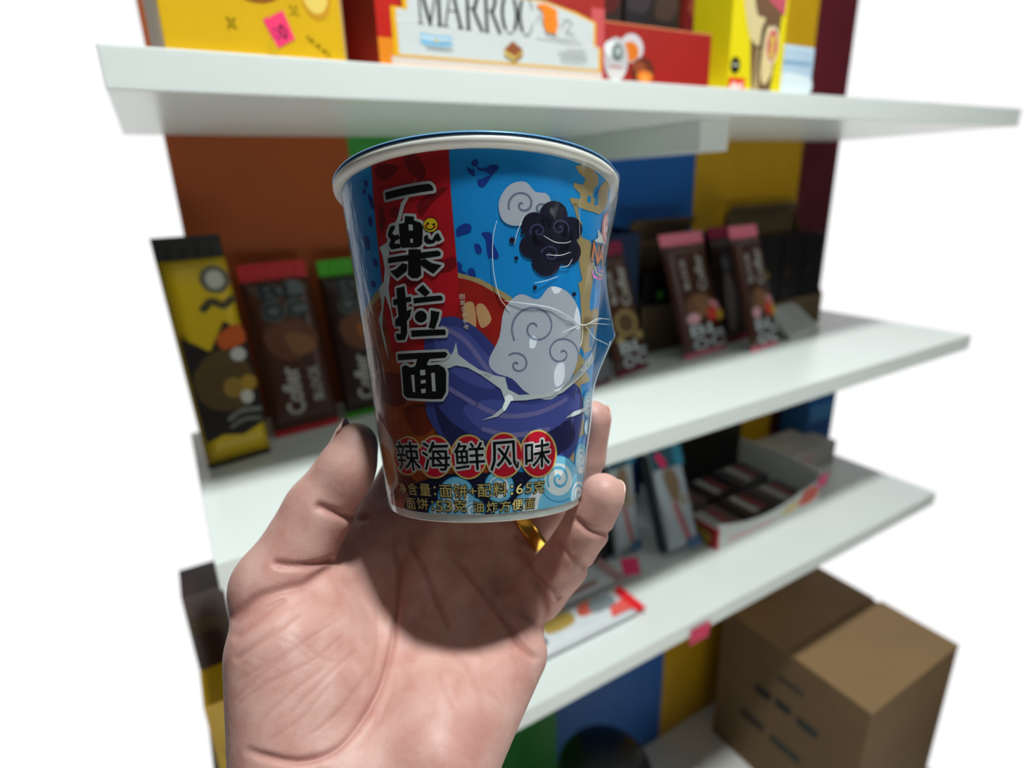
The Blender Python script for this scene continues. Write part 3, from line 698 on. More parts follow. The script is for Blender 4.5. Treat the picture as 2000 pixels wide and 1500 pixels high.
label = None
parts_bm = {}
def part_bm(g):
    if g not in parts_bm:
        parts_bm[g] = (bmesh.new(), [])
    return parts_bm[g]
def mi_of(mats, k):
    m = ink_mat(k)
    if m not in mats:
        mats.append(m)
    return mats.index(m)
ART = '''
label_artwork|1|ink|s|0|44,5023 86,5043 118,5013 101,4960 59,4952 35,4988
label_artwork|1|ink|s|0|-21,4945 24,4917 66,4907 72,4836 38,4828 -10,4883
label_artwork|1|ink|s|0|96,4951 154,4924 221,4934 255,4970 355,4969 355,4911 286,4837 200,4711 148,4676 107,4738 185,4809 253,4837 186,4889 120,4898
label_artwork|1|ink|s|0|104,4774 146,4783 145,4702 111,4703
label_artwork|1|ink|s|0|134,4073 205,4091 267,4064 275,3963 354,3790 326,3726 235,3753 225,3707 200,3836 185,3982
label_artwork|1|ink|s|0|59,3929 129,3873 128,3818 91,3797 56,3819
label_artwork|1|ink|s|0|-187,4138 -87,4205 1,4184 -11,4094 -110,4061 -183,4047
label_artwork|1|ink|s|0|37,3929 99,3928 124,3855 78,3800 52,3838
label_artwork|1|ink|s|0|-200,3700 -137,3660 -140,3587 -77,3548 -189,3543
label_artwork|1|ink|s|0|-47,3602 17,3600 42,3526 22,3471 -60,3529
label_artwork|1|ink|s|0|-1565,5017 -1487,5005 -1504,4923 -1552,4926
label_artwork|1|ink|s|0|-1623,4917 -1543,4894 -1567,4833 -1620,4857
label_artwork|1|ink|s|0|-1508,4827 -1421,4727 -1435,4577 -1506,4690
label_artwork|1|ink|s|0|-1757,4276 -1635,4209 -1656,4054 -1747,4092
label_artwork|1|ink|s|0|-1595,3923 -1516,3889 -1504,3788 -1586,3812
label_artwork|1|ink|s|0|-1740,3606 -1625,3578 -1624,3507 -1704,3509
label_artwork|1|ink|s|0|-1583,4494 -1515,4498 -1488,4394 -1577,4375
label_artwork|2|tan|p|0|-2646,2497 -2660,2877 -2411,3125 -1894,3315 -1491,3481 -1100,3548 -516,3596 -195,3555 100,3462 458,3259 771,3045 1080,2727 1258,2211 1248,1609 922,1021 374,677 -342,468 -1203,243 -2674,68
label_artwork|3|soup|p|0|-2651,2329 -2670,2793 -2175,3034 -1773,3238 -1421,3405 -1016,3481 -522,3526 -199,3486 84,3393 421,3188 709,2979 994,2652 1137,2212 1111,1614 823,1088 331,754 -336,544 -1085,213 -2448,41 -2654,463 -2651,1399
label_artwork|4|soupred|s|0|-450,3486 -199,3486 84,3393 421,3188 709,2979 862,2723 465,2436 7,2374 -386,2242 -592,2681
label_artwork|5|noodle|s|0|-147,3086 -2,3138 22,2800 -114,2697
label_artwork|5|noodle|s|0|32,3081 140,3113 244,2901 95,2798
label_artwork|5|chili|s|0|-2077,2184 -1445,2219 -1120,2081 -1291,1744 -1892,1783
label_artwork|5|chili|s|0|-1306,1668 -819,1740 -712,1442 -1083,1290
label_artwork|5|chili|s|0|-2669,2582 -1892,2612 -1866,2297 -2675,2242
label_artwork|5|chili|s|0|-2667,499 -1521,691 -1167,441 -1946,250
label_artwork|6|band|p|0|-1337,5343 -226,5331 -231,5232 -235,4647 -214,4010 -198,3555 -198,3088 -347,2812 -781,2474 -1385,2504 -1468,2887 -1441,3778 -1424,4266 -1402,4725 -1356,5228
label_artwork|7|bandshade|s|0|-828,5136 -670,5179 -539,4980 -587,4825 -731,4919
label_artwork|7|bandshade|s|0|-1304,5136 -1128,5147 -920,5045 -1113,4920 -1275,4996
label_artwork|7|bandshade|s|0|-1071,4538 -900,4470 -954,4386 -1112,4414
label_artwork|7|bandshade|s|0|-690,4512 -453,4664 -274,4684 -502,4489 -647,4342
label_artwork|7|bandshade|s|0|-485,3681 -233,3775 -231,3628 -396,3564
label_artwork|7|bandshade|s|0|-1019,3507 -829,3544 -706,3476 -911,3420
label_artwork|7|bandshade|s|0|-1285,4619 -1213,4414 -1295,4239 -1357,4366
label_artwork|8|eggwhite|s|0|-2673,1619 -2233,1550 -1733,1208 -1780,871 -1740,538 -2189,308 -2671,186 -2661,371 -2660,920 -2660,1325
label_artwork|9|yolk|s|0|-2669,1036 -2225,1102 -1889,998 -1844,754 -1899,546 -2674,249 -2666,369 -2665,704
label_artwork|3|tan|p|0|1468,5120 1573,5170 1845,5175 2022,5139 2036,5012 1929,4929 1902,4791 2031,4795 2112,5004 2411,5250 2786,5346 2514,5027 2608,4883 2348,4718 2176,4607 1750,4564 1448,4578 1389,4663 1607,4689 1599,4765 1453,4829 1461,4889 1645,4903 1696,5005 1543,5043
label_artwork|3|tan|p|0|1441,4654 1557,4600 1606,4415 1692,4353 1699,4155 1947,4141 2067,3999 2163,3744 2139,3551 2091,3272 2128,3107 2483,3210 2873,3144 2873,2916 1891,2796 1768,3340 1697,3474 1796,3546 1699,3736 1591,4117 1561,4406
label_artwork|3|tan|p|0|1870,2991 2537,3051 2862,2940 2568,2752 2423,2535 2071,2453 2227,2345 1952,2240 2293,2131 2484,2028 2006,1962 2110,1759 2417,1797 2433,1635 2230,1437 2731,1196 1957,1116 1999,774 1872,585 1590,814 1669,1466 1744,2118
label_artwork|4|blue2|p|0|1773,4788 1856,4789 1859,4689 1762,4686
label_artwork|4|blue2|p|0|1972,4820 2069,4970 2093,4730 1971,4677
label_artwork|4|blue2|p|0|1896,2557 2186,2367 2101,2320 1868,2447
label_artwork|4|blue2|p|0|2191,2861 2481,2907 2404,2580 2249,2527
label_artwork|8|robe|s|0|-676,2829 -337,2968 22,2800 387,2437 882,2104 1499,2020 1996,1896 2217,1446 2040,1012 1569,777 552,855 -45,1064 -469,1144 -759,1442 -847,1741 -649,2068 -789,2401
label_artwork|9|robe2|s|0|-586,2753 -198,2806 160,2441 464,2148 226,1937 -237,2093 -535,2391
label_artwork|9|robe2|s|0|-222,1657 223,1791 896,1697 1651,1825 1768,1508 1011,1243 212,1279
label_artwork|9|robedark|s|0|-681,1739 -360,1439 127,1208 638,1173 1113,1237 1702,1433 1921,1102 1136,854 205,946 -468,1159
label_artwork|10|rope|ls|14|-462,2818 -168,2650 82,2336 267,2080
label_artwork|10|rope|ls|14|-17,1725 422,1551 995,1574 1592,1749
label_artwork|10|rope|ls|14|-406,1953 -17,1725
label_artwork|10|rope|ls|14|91,1371 550,1266 1214,1322
label_artwork|10|cloud|s|0|351,2652 428,3041 651,3255 929,3193 1137,3384 1513,3303 1809,2986 1861,2446 1627,2018 1237,1760 801,1863 545,2074 292,2166 195,2333
label_artwork|10|cloud|s|0|385,4286 367,4509 499,4717 700,4774 844,4659 1018,4647 1081,4482 891,4319 674,4197 500,4188
label_artwork|11|cloudline|ls|6|572,2616 535,2756 564,2890 647,2996 766,3058 901,3070 1029,3033 1127,2958 1175,2862 1167,2765 1110,2686 1023,2638 930,2626 850,2648 795,2692 772,2746 778,2797 806,2835 845,2853 882,2851 908,2836 915,2814
label_artwork|11|cloudline|ls|6|1834,2367 1817,2470 1730,2558 1603,2618 1469,2644 1347,2636 1253,2599 1193,2541 1170,2474 1185,2410 1230,2357 1297,2324 1372,2313 1443,2324 1497,2352 1524,2388 1523,2424 1501,2453 1467,2470 1432,2473 1406,2466 1395,2452
label_artwork|11|cloudline|ls|6|498,2408 556,2431 617,2434 675,2419 723,2389 755,2348 769,2303 764,2259 743,2222 711,2196 673,2183 634,2182 600,2193 576,2212 561,2235 558,2259 564,2279 577,2294 593,2301 609,2301 621,2295 626,2286
label_artwork|11|cloudline|ls|6|490,4396 487,4465 508,4529 549,4579 602,4611 659,4621 713,4611 757,4584 784,4544 792,4499 783,4456 759,4421 726,4398 691,4389 660,4394 637,4409 624,4430 622,4452 628,4470 641,4482 654,4486 665,4482
label_artwork|11|cloudline|ls|6|1027,4401 1030,4432 1022,4459 1005,4481 982,4495 956,4502 930,4500 907,4492 888,4478 875,4461 869,4443 869,4425 876,4411 886,4400 899,4394 912,4394 924,4397 933,4403 938,4410 940,4418 937,4424 932,4427
label_artwork|12|inkdark|p|0|1035,4230 1029,4180 1008,4132 972,4090 926,4059 874,4040 820,4036 768,4046 724,4070 690,4105 668,4148 660,4196 666,4245 687,4291 719,4330 762,4360 811,4379 863,4384 915,4375 962,4354 1000,4321 1025,4278
label_artwork|12|inkdark|p|0|1366,4419 1359,4363 1333,4309 1289,4261 1233,4223 1170,4199 1104,4191 1043,4199 990,4222 949,4258 923,4304 913,4356 919,4410 942,4461 979,4506 1028,4541 1086,4564 1149,4574 1212,4569 1270,4549 1318,4516 1351,4471
label_artwork|12|inkdark|p|0|1693,4274 1687,4222 1658,4171 1610,4124 1548,4087 1480,4062 1410,4052 1345,4057 1289,4076 1246,4107 1218,4148 1206,4195 1212,4244 1234,4291 1272,4333 1322,4368 1383,4392 1450,4403 1518,4402 1582,4387 1637,4359 1675,4320
label_artwork|12|inkdark|p|0|1695,3945 1688,3887 1655,3830 1600,3779 1529,3739 1452,3713 1373,3704 1300,3712 1237,3736 1189,3773 1158,3820 1145,3873 1152,3928 1177,3981 1219,4028 1276,4065 1344,4089 1419,4100 1496,4096 1569,4077 1631,4044 1675,3999
label_artwork|12|inkdark|p|0|1290,3744 1283,3687 1256,3631 1210,3583 1151,3547 1085,3526 1017,3521 953,3533 898,3561 855,3601 828,3650 817,3705 825,3761 849,3814 888,3859 940,3893 1000,3914 1066,3920 1131,3911 1192,3887 1241,3849 1275,3800
label_artwork|12|inkdark|p|0|999,3930 994,3882 972,3836 938,3797 893,3768 842,3751 790,3747 740,3758 697,3782 664,3816 643,3858 635,3905 641,3952 661,3996 693,4033 734,4062 782,4079 833,4082 883,4073 929,4051 965,4019 990,3977
label_artwork|12|inkdark|p|0|1500,4137 1491,4052 1448,3970 1378,3898 1289,3843 1191,3809 1091,3800 999,3814 921,3851 861,3907 823,3977 808,4054 818,4134 852,4208 907,4274 979,4324 1065,4357 1159,4370 1255,4361 1345,4331 1422,4282 1476,4215
label_artwork|13|inkline|ls|5|785,4085 782,4125 794,4163 819,4193 853,4212 889,4219 923,4214 951,4198 968,4175 974,4149 968,4124 953,4103 933,4089 911,4084 892,4087 877,4095 869,4107 867,4120 871,4131 879,4138 887,4140 894,4138
label_artwork|13|inkline|ls|5|1399,4186 1402,4237 1378,4280 1336,4309 1283,4320 1231,4314 1186,4294 1155,4263 1141,4229 1144,4196 1161,4170 1188,4155 1220,4151 1250,4157 1274,4172 1287,4191 1290,4209 1283,4223 1270,4231 1256,4233 1244,4228 1239,4221
label_artwork|13|inkline|ls|5|959,3846 985,3888 1025,3918 1073,3933 1121,3934 1164,3920 1195,3895 1210,3863 1210,3830 1194,3800 1169,3778 1138,3765 1108,3763 1082,3771 1065,3785 1057,3802 1057,3819 1065,3832 1078,3841 1090,3843 1101,3841 1106,3834
label_artwork|12|inkdark|p|0|577,3985 572,3964 556,3948 535,3942 514,3947 499,3961 493,3982 499,4002 514,4018 535,4024 556,4020 571,4005
label_artwork|12|inkdark|p|0|622,3744 619,3730 608,3720 594,3715 579,3719 569,3728 565,3742 568,3756 579,3767 593,3771 608,3768 618,3758
label_artwork|12|inkdark|p|0|704,4096 701,4081 690,4071 676,4066 662,4069 651,4078 647,4092 651,4106 661,4117 675,4121 690,4119 700,4109
label_artwork|12|inkdark|p|0|1656,3316 1651,3301 1634,3288 1610,3282 1585,3283 1567,3293 1559,3307 1564,3322 1580,3335 1603,3341 1628,3339 1647,3330
label_artwork|12|inkdark|p|0|907,3356 903,3342 892,3331 876,3326 859,3329 847,3339 843,3353 847,3368 858,3378 874,3383 890,3380 902,3370
label_artwork|10|wavelight|p|0|140,157 557,250 840,572 1039,670 1442,711 1852,468 2040,526 2874,680 2863,-52 2175,0 1189,52 558,74
label_artwork|11|waveline|p|0|2301,453 2296,362 2219,287 2095,230 1947,191 1793,171 1642,170 1501,189 1374,225 1265,278 1177,345 1112,422 1070,506 1053,592 1061,676 1092,753 1146,819 1221,869 1315,901 1426,912 1551,902 1688,868 1832,814 1978,740 2118,650 2233,552
label_artwork|12|wavelight|p|0|2246,460 2241,374 2173,301 2061,245 1924,207 1780,188 1637,187 1502,204 1381,239 1276,290 1191,354 1128,428 1088,508 1071,591 1079,671 1109,745 1161,807 1233,855 1323,886 1430,897 1550,886 1680,854 1817,802 1955,732 2083,647 2187,554
label_artwork|13|wavewhite|p|0|1962,487 1957,422 1915,365 1842,322 1749,294 1647,282 1542,286 1444,307 1356,342 1283,389 1227,446 1192,509 1177,573 1183,636 1210,693 1255,739 1318,773 1396,790 1486,790 1584,773 1684,738 1781,688 1866,626 1930,557
label_artwork|14|wavemid|ls|10|1279,462 1244,558 1265,643 1333,703 1435,726 1551,711 1661,662 1738,594 1763,523 1734,466 1665,433 1580,427 1502,446 1445,481 1415,522 1415,560 1437,586 1472,597 1510,593 1538,579 1550,561 1545,549
label_artwork|11|waveline|p|0|2864,680 2864,606 2864,536 2866,474 2869,425 2872,389 2607,407 2432,430 2307,463 2209,509 2132,565 2073,630 2032,701 2008,773 2001,843 2010,908 2036,963 2078,1006 2136,1034 2210,1044 2304,1036 2422,1009 2583,961 2873,886 2869,824 2866,754
label_artwork|12|wavelight|p|0|2865,680 2865,610 2865,544 2867,486 2870,439 2873,406 2587,426 2428,447 2310,478 2217,521 2143,575 2086,636 2047,703 2024,771 2017,838 2026,899 2050,951 2090,991 2146,1018 2218,1027 2307,1020 2419,994 2566,949 2874,874 2870,816 2867,750
label_artwork|13|wavewhite|p|0|2872,671 2872,617 2872,566 2874,522 2654,515 2522,511 2415,517 2325,535 2248,565 2185,604 2136,652 2101,704 2081,757 2075,809 2084,856 2107,895 2144,923 2195,939 2258,940 2335,926 2424,897 2529,854 2659,798 2874,726
label_artwork|14|wavemid|ls|7|2221,634 2162,710 2144,786 2166,845 2221,878 2304,880 2404,851 2506,799 2586,738 2604,684 2554,649 2474,637 2395,646 2332,670 2292,702 2275,734 2279,760 2299,773 2327,774 2355,765 2372,752 2375,740
label_artwork|11|waveline|p|0|2854,122 2854,43 2855,-31 2858,-96 2862,-149 2867,-187 2873,-207 2453,-135 2268,-86 2136,-29 2036,36 1963,109 1915,185 1889,262 1886,336 1905,403 1945,459 2007,500 2093,524 2205,528 2354,510 2578,463 2871,389 2864,337 2860,273 2856,200
label_artwork|12|wavelight|p|0|2855,121 2855,47 2856,-23 2859,-85 2863,-135 2868,-171 2874,-190 2450,-118 2274,-71 2147,-17 2051,45 1981,114 1934,186 1909,260 1906,330 1924,393 1963,446 2023,485 2105,507 2214,511 2356,493 2566,449 2871,375 2865,326 2861,265 2857,195
label_artwork|13|wavewhite|p|0|2864,112 2864,54 2865,0 2867,-47 2871,-83 2702,-78 2467,-47 2322,-15 2211,24 2125,71 2061,124 2019,182 1996,240 1994,294 2011,343 2048,382 2104,408 2181,419 2279,413 2406,389 2582,344 2873,269 2869,223 2866,169
label_artwork|14|wavemid|ls|8|2224,66 2122,148 2082,231 2097,300 2161,343 2269,351 2417,323 2611,262 2873,172 2872,116 2873,67 2660,69 2490,85 2377,113 2306,148 2272,184 2270,214 2294,230 2334,233 2377,224 2409,209 2417,195
label_artwork|11|waveline|p|0|2861,1626 2860,1568 2861,1514 2862,1467 2865,1428 2869,1402 2873,1388 2606,1402 2457,1423 2353,1455 2275,1495 2217,1543 2178,1596 2155,1651 2149,1705 2159,1756 2185,1800 2227,1836 2287,1860 2366,1872 2471,1871 2623,1855 2872,1825 2868,1786 2865,1738 2862,1684
label_artwork|12|wavelight|p|0|2862,1626 2861,1573 2862,1522 2864,1478 2866,1443 2869,1418 2873,1405 2600,1419 2462,1439 2364,1468 2290,1505 2235,1550 2197,1599 2175,1650 2169,1701 2178,1748 2203,1789 2244,1822 2301,1845 2376,1856 2475,1854 2615,1840 2873,1811 2869,1775 2866,1730 2863,1680
label_artwork|13|wavewhite|p|0|2868,1618 2868,1576 2869,1538 2870,1504 2872,1479 2744,1469 2579,1471 2474,1481 2392,1501 2328,1528 2280,1562 2246,1600 2227,1640 2223,1680 2232,1716 2256,1747 2294,1771 2346,1785 2413,1788 2498,1781 2609,1763 2821,1734 2871,1699 2870,1660
label_artwork|14|wavemid|ls|6|2414,1534 2334,1586 2301,1643 2307,1694 2350,1730 2426,1745 2531,1736 2668,1708 2874,1665 2873,1625 2873,1590 2736,1572 2607,1570 2522,1581 2467,1601 2440,1624 2436,1645 2452,1659 2480,1664 2512,1661 2535,1653 2543,1644
label_artwork|11|waveline|p|0|2864,1240 2863,1202 2864,1168 2865,1137 2867,1112 2869,1095 2871,1086 2817,1090 2606,1115 2504,1140 2432,1169 2380,1203 2344,1239 2324,1276 2318,1311 2326,1344 2349,1372 2386,1394 2440,1408 2513,1412 2617,1407 2874,1385 2871,1367 2869,1342 2866,1312 2865,1277
label_artwork|12|wavelight|p|0|2865,1240 2865,1207 2865,1176 2866,1148 2868,1126 2870,1111 2872,1103 2791,1109 2614,1130 2519,1153 2452,1179 2404,1209 2371,1241 2351,1274 2346,1306 2353,1335 2374,1360 2409,1379 2459,1391 2528,1395 2624,1390 2821,1371 2872,1353 2869,1331 2867,1304 2866,1272
label_artwork|13|wavewhite|p|0|2869,1231 2869,1205 2870,1181 2870,1161 2872,1145 2873,1135 2707,1144 2600,1155 2526,1170 2470,1190 2429,1213 2400,1238 2383,1263 2379,1288 2387,1311 2407,1329 2439,1343 2483,1350 2543,1349 2621,1341 2740,1325 2873,1301 2871,1281 2870,1257
label_artwork|14|wavemid|ls|5|2566,1192 2492,1228 2461,1264 2466,1296 2505,1317 2576,1323 2686,1313 2873,1287 2872,1263 2871,1238 2872,1217 2873,1203 2803,1203 2677,1216 2618,1232 2590,1247 2587,1261 2602,1269 2631,1271 2665,1267 2692,1261 2701,1255
label_artwork|13|wavewhite|s|0|751,197 948,394 1186,426 1083,281 1017,71 775,72
label_artwork|8|navydark|p|0|-1139,598 -504,732 553,743 1039,670 947,410 557,212 185,110 -1238,60 -1668,160 -1437,421
label_artwork|11|waveline|p|0|-94,391 -107,319 -138,251 -187,191 -250,142 -324,108 -405,90 -489,88 -570,104 -644,136 -705,183 -749,242 -772,310 -774,384 -755,458 -715,528 -660,589 -592,639 -517,674 -437,692 -359,692 -284,675 -218,641 -164,592 -123,532 -99,463
label_artwork|12|wavelight|p|0|-110,391 -122,323 -152,258 -198,201 -258,155 -329,122 -406,105 -486,103 -563,118 -632,149 -690,193 -731,250 -754,315 -755,384 -737,455 -700,521 -648,580 -584,627 -512,660 -437,677 -362,678 -291,661 -228,628 -176,582 -138,525 -115,460
label_artwork|13|wavewhite|p|0|-205,385 -216,331 -242,281 -281,238 -330,205 -388,184 -449,176 -510,182 -566,201 -613,233 -648,276 -667,325 -670,379 -655,434 -626,485 -584,529 -532,563 -474,584 -415,592 -357,585 -305,564 -261,531 -229,488 -210,438
label_artwork|14|wavemid|ls|8|-582,268 -613,340 -602,417 -556,482 -488,523 -415,534 -351,514 -308,473 -293,419 -305,367 -338,327 -385,305 -432,304 -470,321 -491,349 -493,380 -480,407 -458,424 -434,428 -416,422 -408,410 -411,398
label_artwork|11|waveline|p|0|590,514 583,456 560,403 524,357 476,321 419,297 357,286 294,290 233,306 178,336 133,376 99,425 79,480 74,538 83,595 106,649 142,695 188,732 242,757 301,768 362,766 421,749 475,719 522,678 559,628 582,572
label_artwork|12|wavelight|p|0|573,515 566,461 545,411 511,368 466,334 413,312 355,302 296,305 239,320 188,348 145,386 114,432 95,483 90,538 98,591 120,641 154,685 197,719 247,743 303,753 359,751 415,735 466,707 510,669 544,622 566,570
label_artwork|13|wavewhite|p|0|494,512 488,470 471,432 442,399 405,375 363,361 317,358 272,366 230,384 195,411 168,446 152,486 147,528 154,570 172,609 200,641 236,666 277,680 321,684 366,676 407,658 443,630 471,595 488,555
label_artwork|14|wavemid|ls|7|217,438 191,496 195,556 225,605 272,634 326,639 376,622 411,587 426,544 419,504 395,473 361,458 325,459 296,474 279,497 276,522 284,543 300,555 317,557 331,551 337,542 336,533
label_artwork|11|waveline|p|0|87,197 79,154 59,113 28,78 -13,50 -61,30 -114,20 -167,21 -219,31 -266,52 -304,81 -333,117 -349,159 -352,202 -343,246 -320,288 -288,324 -246,353 -198,373 -147,383 -95,382 -45,371 0,349 37,319 65,283 82,241
label_artwork|12|wavelight|p|0|69,198 62,158 43,121 15,88 -23,62 -67,44 -115,35 -164,36 -212,46 -254,65 -290,91 -316,125 -331,162 -334,203 -325,243 -305,281 -275,314 -236,340 -193,359 -146,368 -98,367 -52,357 -11,337 23,310 49,276 65,238
label_artwork|13|wavewhite|p|0|4,192 -2,161 -18,132 -42,108 -73,89 -109,78 -147,74 -185,78 -219,90 -249,110 -270,135 -283,164 -286,195 -279,226 -262,255 -238,280 -206,299 -171,311 -134,315 -97,310 -63,297 -34,278 -13,252 0,223
label_artwork|14|wavemid|ls|5|-227,133 -248,175 -243,219 -216,256 -175,279 -129,284 -88,272 -60,247 -49,216 -56,186 -77,163 -106,151 -135,151 -159,161 -173,178 -175,196 -167,211 -154,221 -139,223 -128,219 -123,212 -124,205
label_artwork|11|waveline|p|0|-538,161 -548,121 -570,82 -604,47 -647,19 -697,-2 -753,-15 -810,-18 -865,-11 -915,5 -956,30 -986,62 -1002,99 -1003,140 -989,182 -962,222 -923,258 -876,288 -823,309 -768,321 -713,323 -662,315 -617,298 -581,272 -555,239 -540,202
label_artwork|12|wavelight|p|0|-557,161 -567,124 -587,89 -618,57 -657,31 -703,12 -754,1 -805,-2 -855,4 -900,19 -938,41 -964,71 -979,105 -980,142 -968,180 -943,216 -908,249 -865,276 -817,295 -767,306 -717,308 -671,301 -630,285 -597,261 -573,232 -559,197
label_artwork|13|wavewhite|p|0|-624,151 -632,122 -649,95 -675,71 -708,52 -746,39 -786,33 -825,35 -862,44 -893,60 -915,82 -927,108 -929,137 -919,167 -899,195 -871,219 -836,239 -798,251 -758,257 -720,255 -686,245 -658,228 -637,206 -626,180
label_artwork|14|wavemid|ls|5|-881,98 -889,139 -870,180 -831,212 -782,229 -734,229 -697,214 -676,188 -675,159 -690,132 -718,112 -751,104 -781,107 -802,119 -811,135 -807,152 -795,166 -778,173 -763,174 -752,169 -749,162 -753,156
label_artwork|15|bolt|p|0|-658,4875 -703,4806 -786,4764 -829,4643 -921,4567 -1000,4375 -1055,4310 -1161,4214 -1241,4075 -1396,4035 -1352,3920 -1335,3722 -1393,3544 -1532,3464 -1512,3292 -1522,3173 -1644,3024 -1625,2901 -1562,2895 -1505,3091 -1426,3302 -1399,3358 -1323,3112 -1314,2914 -1274,2890 -1302,3228 -1307,3445 -1229,3649 -1235,3862 -1170,4025 -1083,4106 -1003,4263 -932,4383 -873,4521 -789,4628 -727,4755
label_artwork|15|bolt|p|0|-1634,3054 -1620,2882 -1579,2644 -1507,2405 -1521,2640 -1561,2877 -1559,3046
label_artwork|15|bolt|p|0|-272,2609 -250,2433 -116,2328 50,2214 229,2149 228,2088 48,2153 -120,2248 -291,2283 -451,2234 -615,2329 -417,2378 -323,2475
label_artwork|15|bolt|p|0|77,2173 313,2121 434,2098 479,1930 653,1843 1083,1846 1403,1924 2009,2218 2874,2511 2866,2773 2865,2461 2136,2175 1476,1852 1228,1802 775,1762 525,1761 444,1634 306,1542 55,1496 238,1559 387,1667 433,1768 366,1933 76,2138
label_artwork|15|bolt|p|0|1590,1466 1828,1557 2441,1616 2523,1580 1840,1484
flavour_badge|16|gold|p|0|-992,987 -1004,936 -1025,886 -1056,838 -1096,794 -1143,755 -1198,723 -1259,698 -1325,680 -1394,671 -1465,671 -1536,680 -1603,698 -1665,724 -1717,758 -1757,799 -1782,846 -1789,897 -1779,951 -1753,1006 -1712,1060 -1660,1111 -1601,1157 -1536,1197 -1468,1229 -1400,1254 -1334,1269 -1271,1275 -1211,1272 -1157,1260 -1110,1239 -1069,1211 -1036,1175 -1011,1134 -995,1088 -989,1039
flavour_badge|16|gold|p|0|-430,980 -439,924 -457,871 -484,820 -519,774 -562,734 -611,701 -665,677 -723,661 -782,654 -842,657 -900,670 -954,692 -1003,723 -1043,761 -1074,807 -1095,857 -1103,912 -1100,969 -1085,1026 -1059,1081 -1024,1133 -981,1180 -932,1221 -878,1254 -822,1278 -765,1292 -709,1297 -655,1293 -604,1278 -558,1255 -517,1223 -484,1184 -457,1139 -439,1088 -430,1035
flavour_badge|16|gold|p|0|138,970 132,914 116,859 92,808 59,762 19,723 -27,691 -77,668 -131,654 -186,649 -242,655 -295,670 -344,695 -388,728 -425,768 -454,815 -473,867 -483,923 -484,980 -474,1037 -455,1092 -427,1143 -392,1190 -351,1229 -305,1261 -255,1285 -203,1298 -151,1302 -99,1296 -49,1281 -3,1256 38,1222 74,1181 102,1134 123,1082 135,1027
flavour_badge|16|gold|p|0|744,965 740,906 725,849 701,797 667,750 625,711 577,680 524,658 467,645 410,643 352,651 297,669 246,696 201,732 162,775 132,824 110,878 98,935 95,994 101,1052 117,1108 141,1160 174,1207 213,1247 257,1279 306,1301 359,1315 413,1318 468,1310 521,1293 572,1266 619,1230 660,1187 694,1137 720,1082 737,1024
flavour_badge|16|gold|p|0|1434,938 1433,874 1419,813 1390,758 1350,709 1299,669 1241,638 1177,617 1110,607 1043,607 976,618 913,640 855,670 804,710 760,757 724,811 698,868 682,929 676,991 680,1052 694,1111 717,1166 748,1214 788,1256 835,1289 888,1312 945,1325 1007,1327 1070,1319 1134,1299 1196,1269 1256,1229 1310,1181 1357,1126 1395,1066 1421,1002
flavour_badge|17|badge|p|0|-1027,986 -1038,940 -1058,894 -1086,851 -1121,811 -1164,776 -1213,746 -1268,723 -1327,708 -1388,700 -1450,700 -1512,708 -1570,725 -1622,749 -1666,780 -1700,817 -1720,860 -1726,906 -1718,955 -1696,1004 -1662,1053 -1618,1099 -1566,1140 -1510,1176 -1451,1206 -1391,1228 -1332,1242 -1276,1247 -1223,1244 -1175,1234 -1132,1215 -1095,1189 -1066,1157 -1044,1119 -1030,1078 -1024,1033
flavour_badge|17|badge|p|0|-461,980 -469,929 -486,880 -510,833 -542,791 -581,755 -625,725 -674,702 -725,688 -779,682 -832,685 -884,696 -932,717 -975,745 -1011,780 -1038,822 -1056,868 -1064,918 -1061,970 -1048,1022 -1025,1073 -994,1120 -955,1163 -912,1200 -864,1230 -814,1252 -763,1266 -712,1270 -663,1266 -617,1253 -576,1232 -539,1203 -509,1167 -485,1125 -469,1079 -461,1030
flavour_badge|17|badge|p|0|108,971 102,919 88,869 66,822 36,780 0,744 -41,714 -87,693 -135,680 -185,676 -234,681 -282,695 -326,718 -366,748 -399,786 -425,829 -442,876 -451,927 -451,980 -443,1032 -426,1082 -401,1130 -370,1172 -333,1209 -291,1238 -246,1259 -199,1272 -152,1276 -105,1270 -61,1256 -19,1233 18,1202 50,1165 76,1121 94,1074 105,1023
flavour_badge|17|badge|p|0|711,967 707,912 694,860 672,812 642,769 604,733 561,704 513,684 462,672 410,670 358,678 308,694 262,719 221,752 186,791 159,837 139,886 128,939 125,993 131,1046 145,1098 167,1146 196,1189 231,1226 272,1255 316,1276 364,1288 413,1291 462,1284 511,1268 557,1244 599,1211 636,1171 667,1125 690,1074 705,1021
flavour_badge|17|badge|p|0|1392,941 1391,882 1378,827 1353,775 1317,730 1272,693 1220,664 1163,644 1102,635 1041,635 981,645 924,664 871,693 824,730 783,773 751,822 727,876 712,932 706,989 710,1046 722,1100 743,1151 772,1196 809,1234 851,1265 900,1286 952,1298 1008,1300 1065,1292 1123,1274 1180,1246 1233,1210 1282,1165 1324,1115 1358,1059 1381,1001
title_lettering|18|outline|c|15|-1161,4753 -592,4762 -497,4759 -458,4719 -449,4664 -1158,4653
title_lettering|18|outline|c|15|-878,4383 -745,4355 -750,4304 -654,4260 -629,4202 -659,3975 -703,3939 -972,3961 -1002,4000 -988,4289 -894,4293
title_lettering|18|outline|c|15|-1179,4217 -1131,4281 -1070,4289 -1053,4253 -1116,4184 -1077,4147 -1017,4156 -990,4092 -1076,4071 -1093,4032 -1021,4031 -985,3988 -1006,3966 -1158,3966 -1200,4030 -1153,4099 -1200,4164
title_lettering|18|outline|c|15|-627,4073 -570,4095 -565,4039 -518,4013 -465,4085 -427,4103 -386,4009 -434,3987 -458,4007 -493,3968 -581,3963 -627,4005
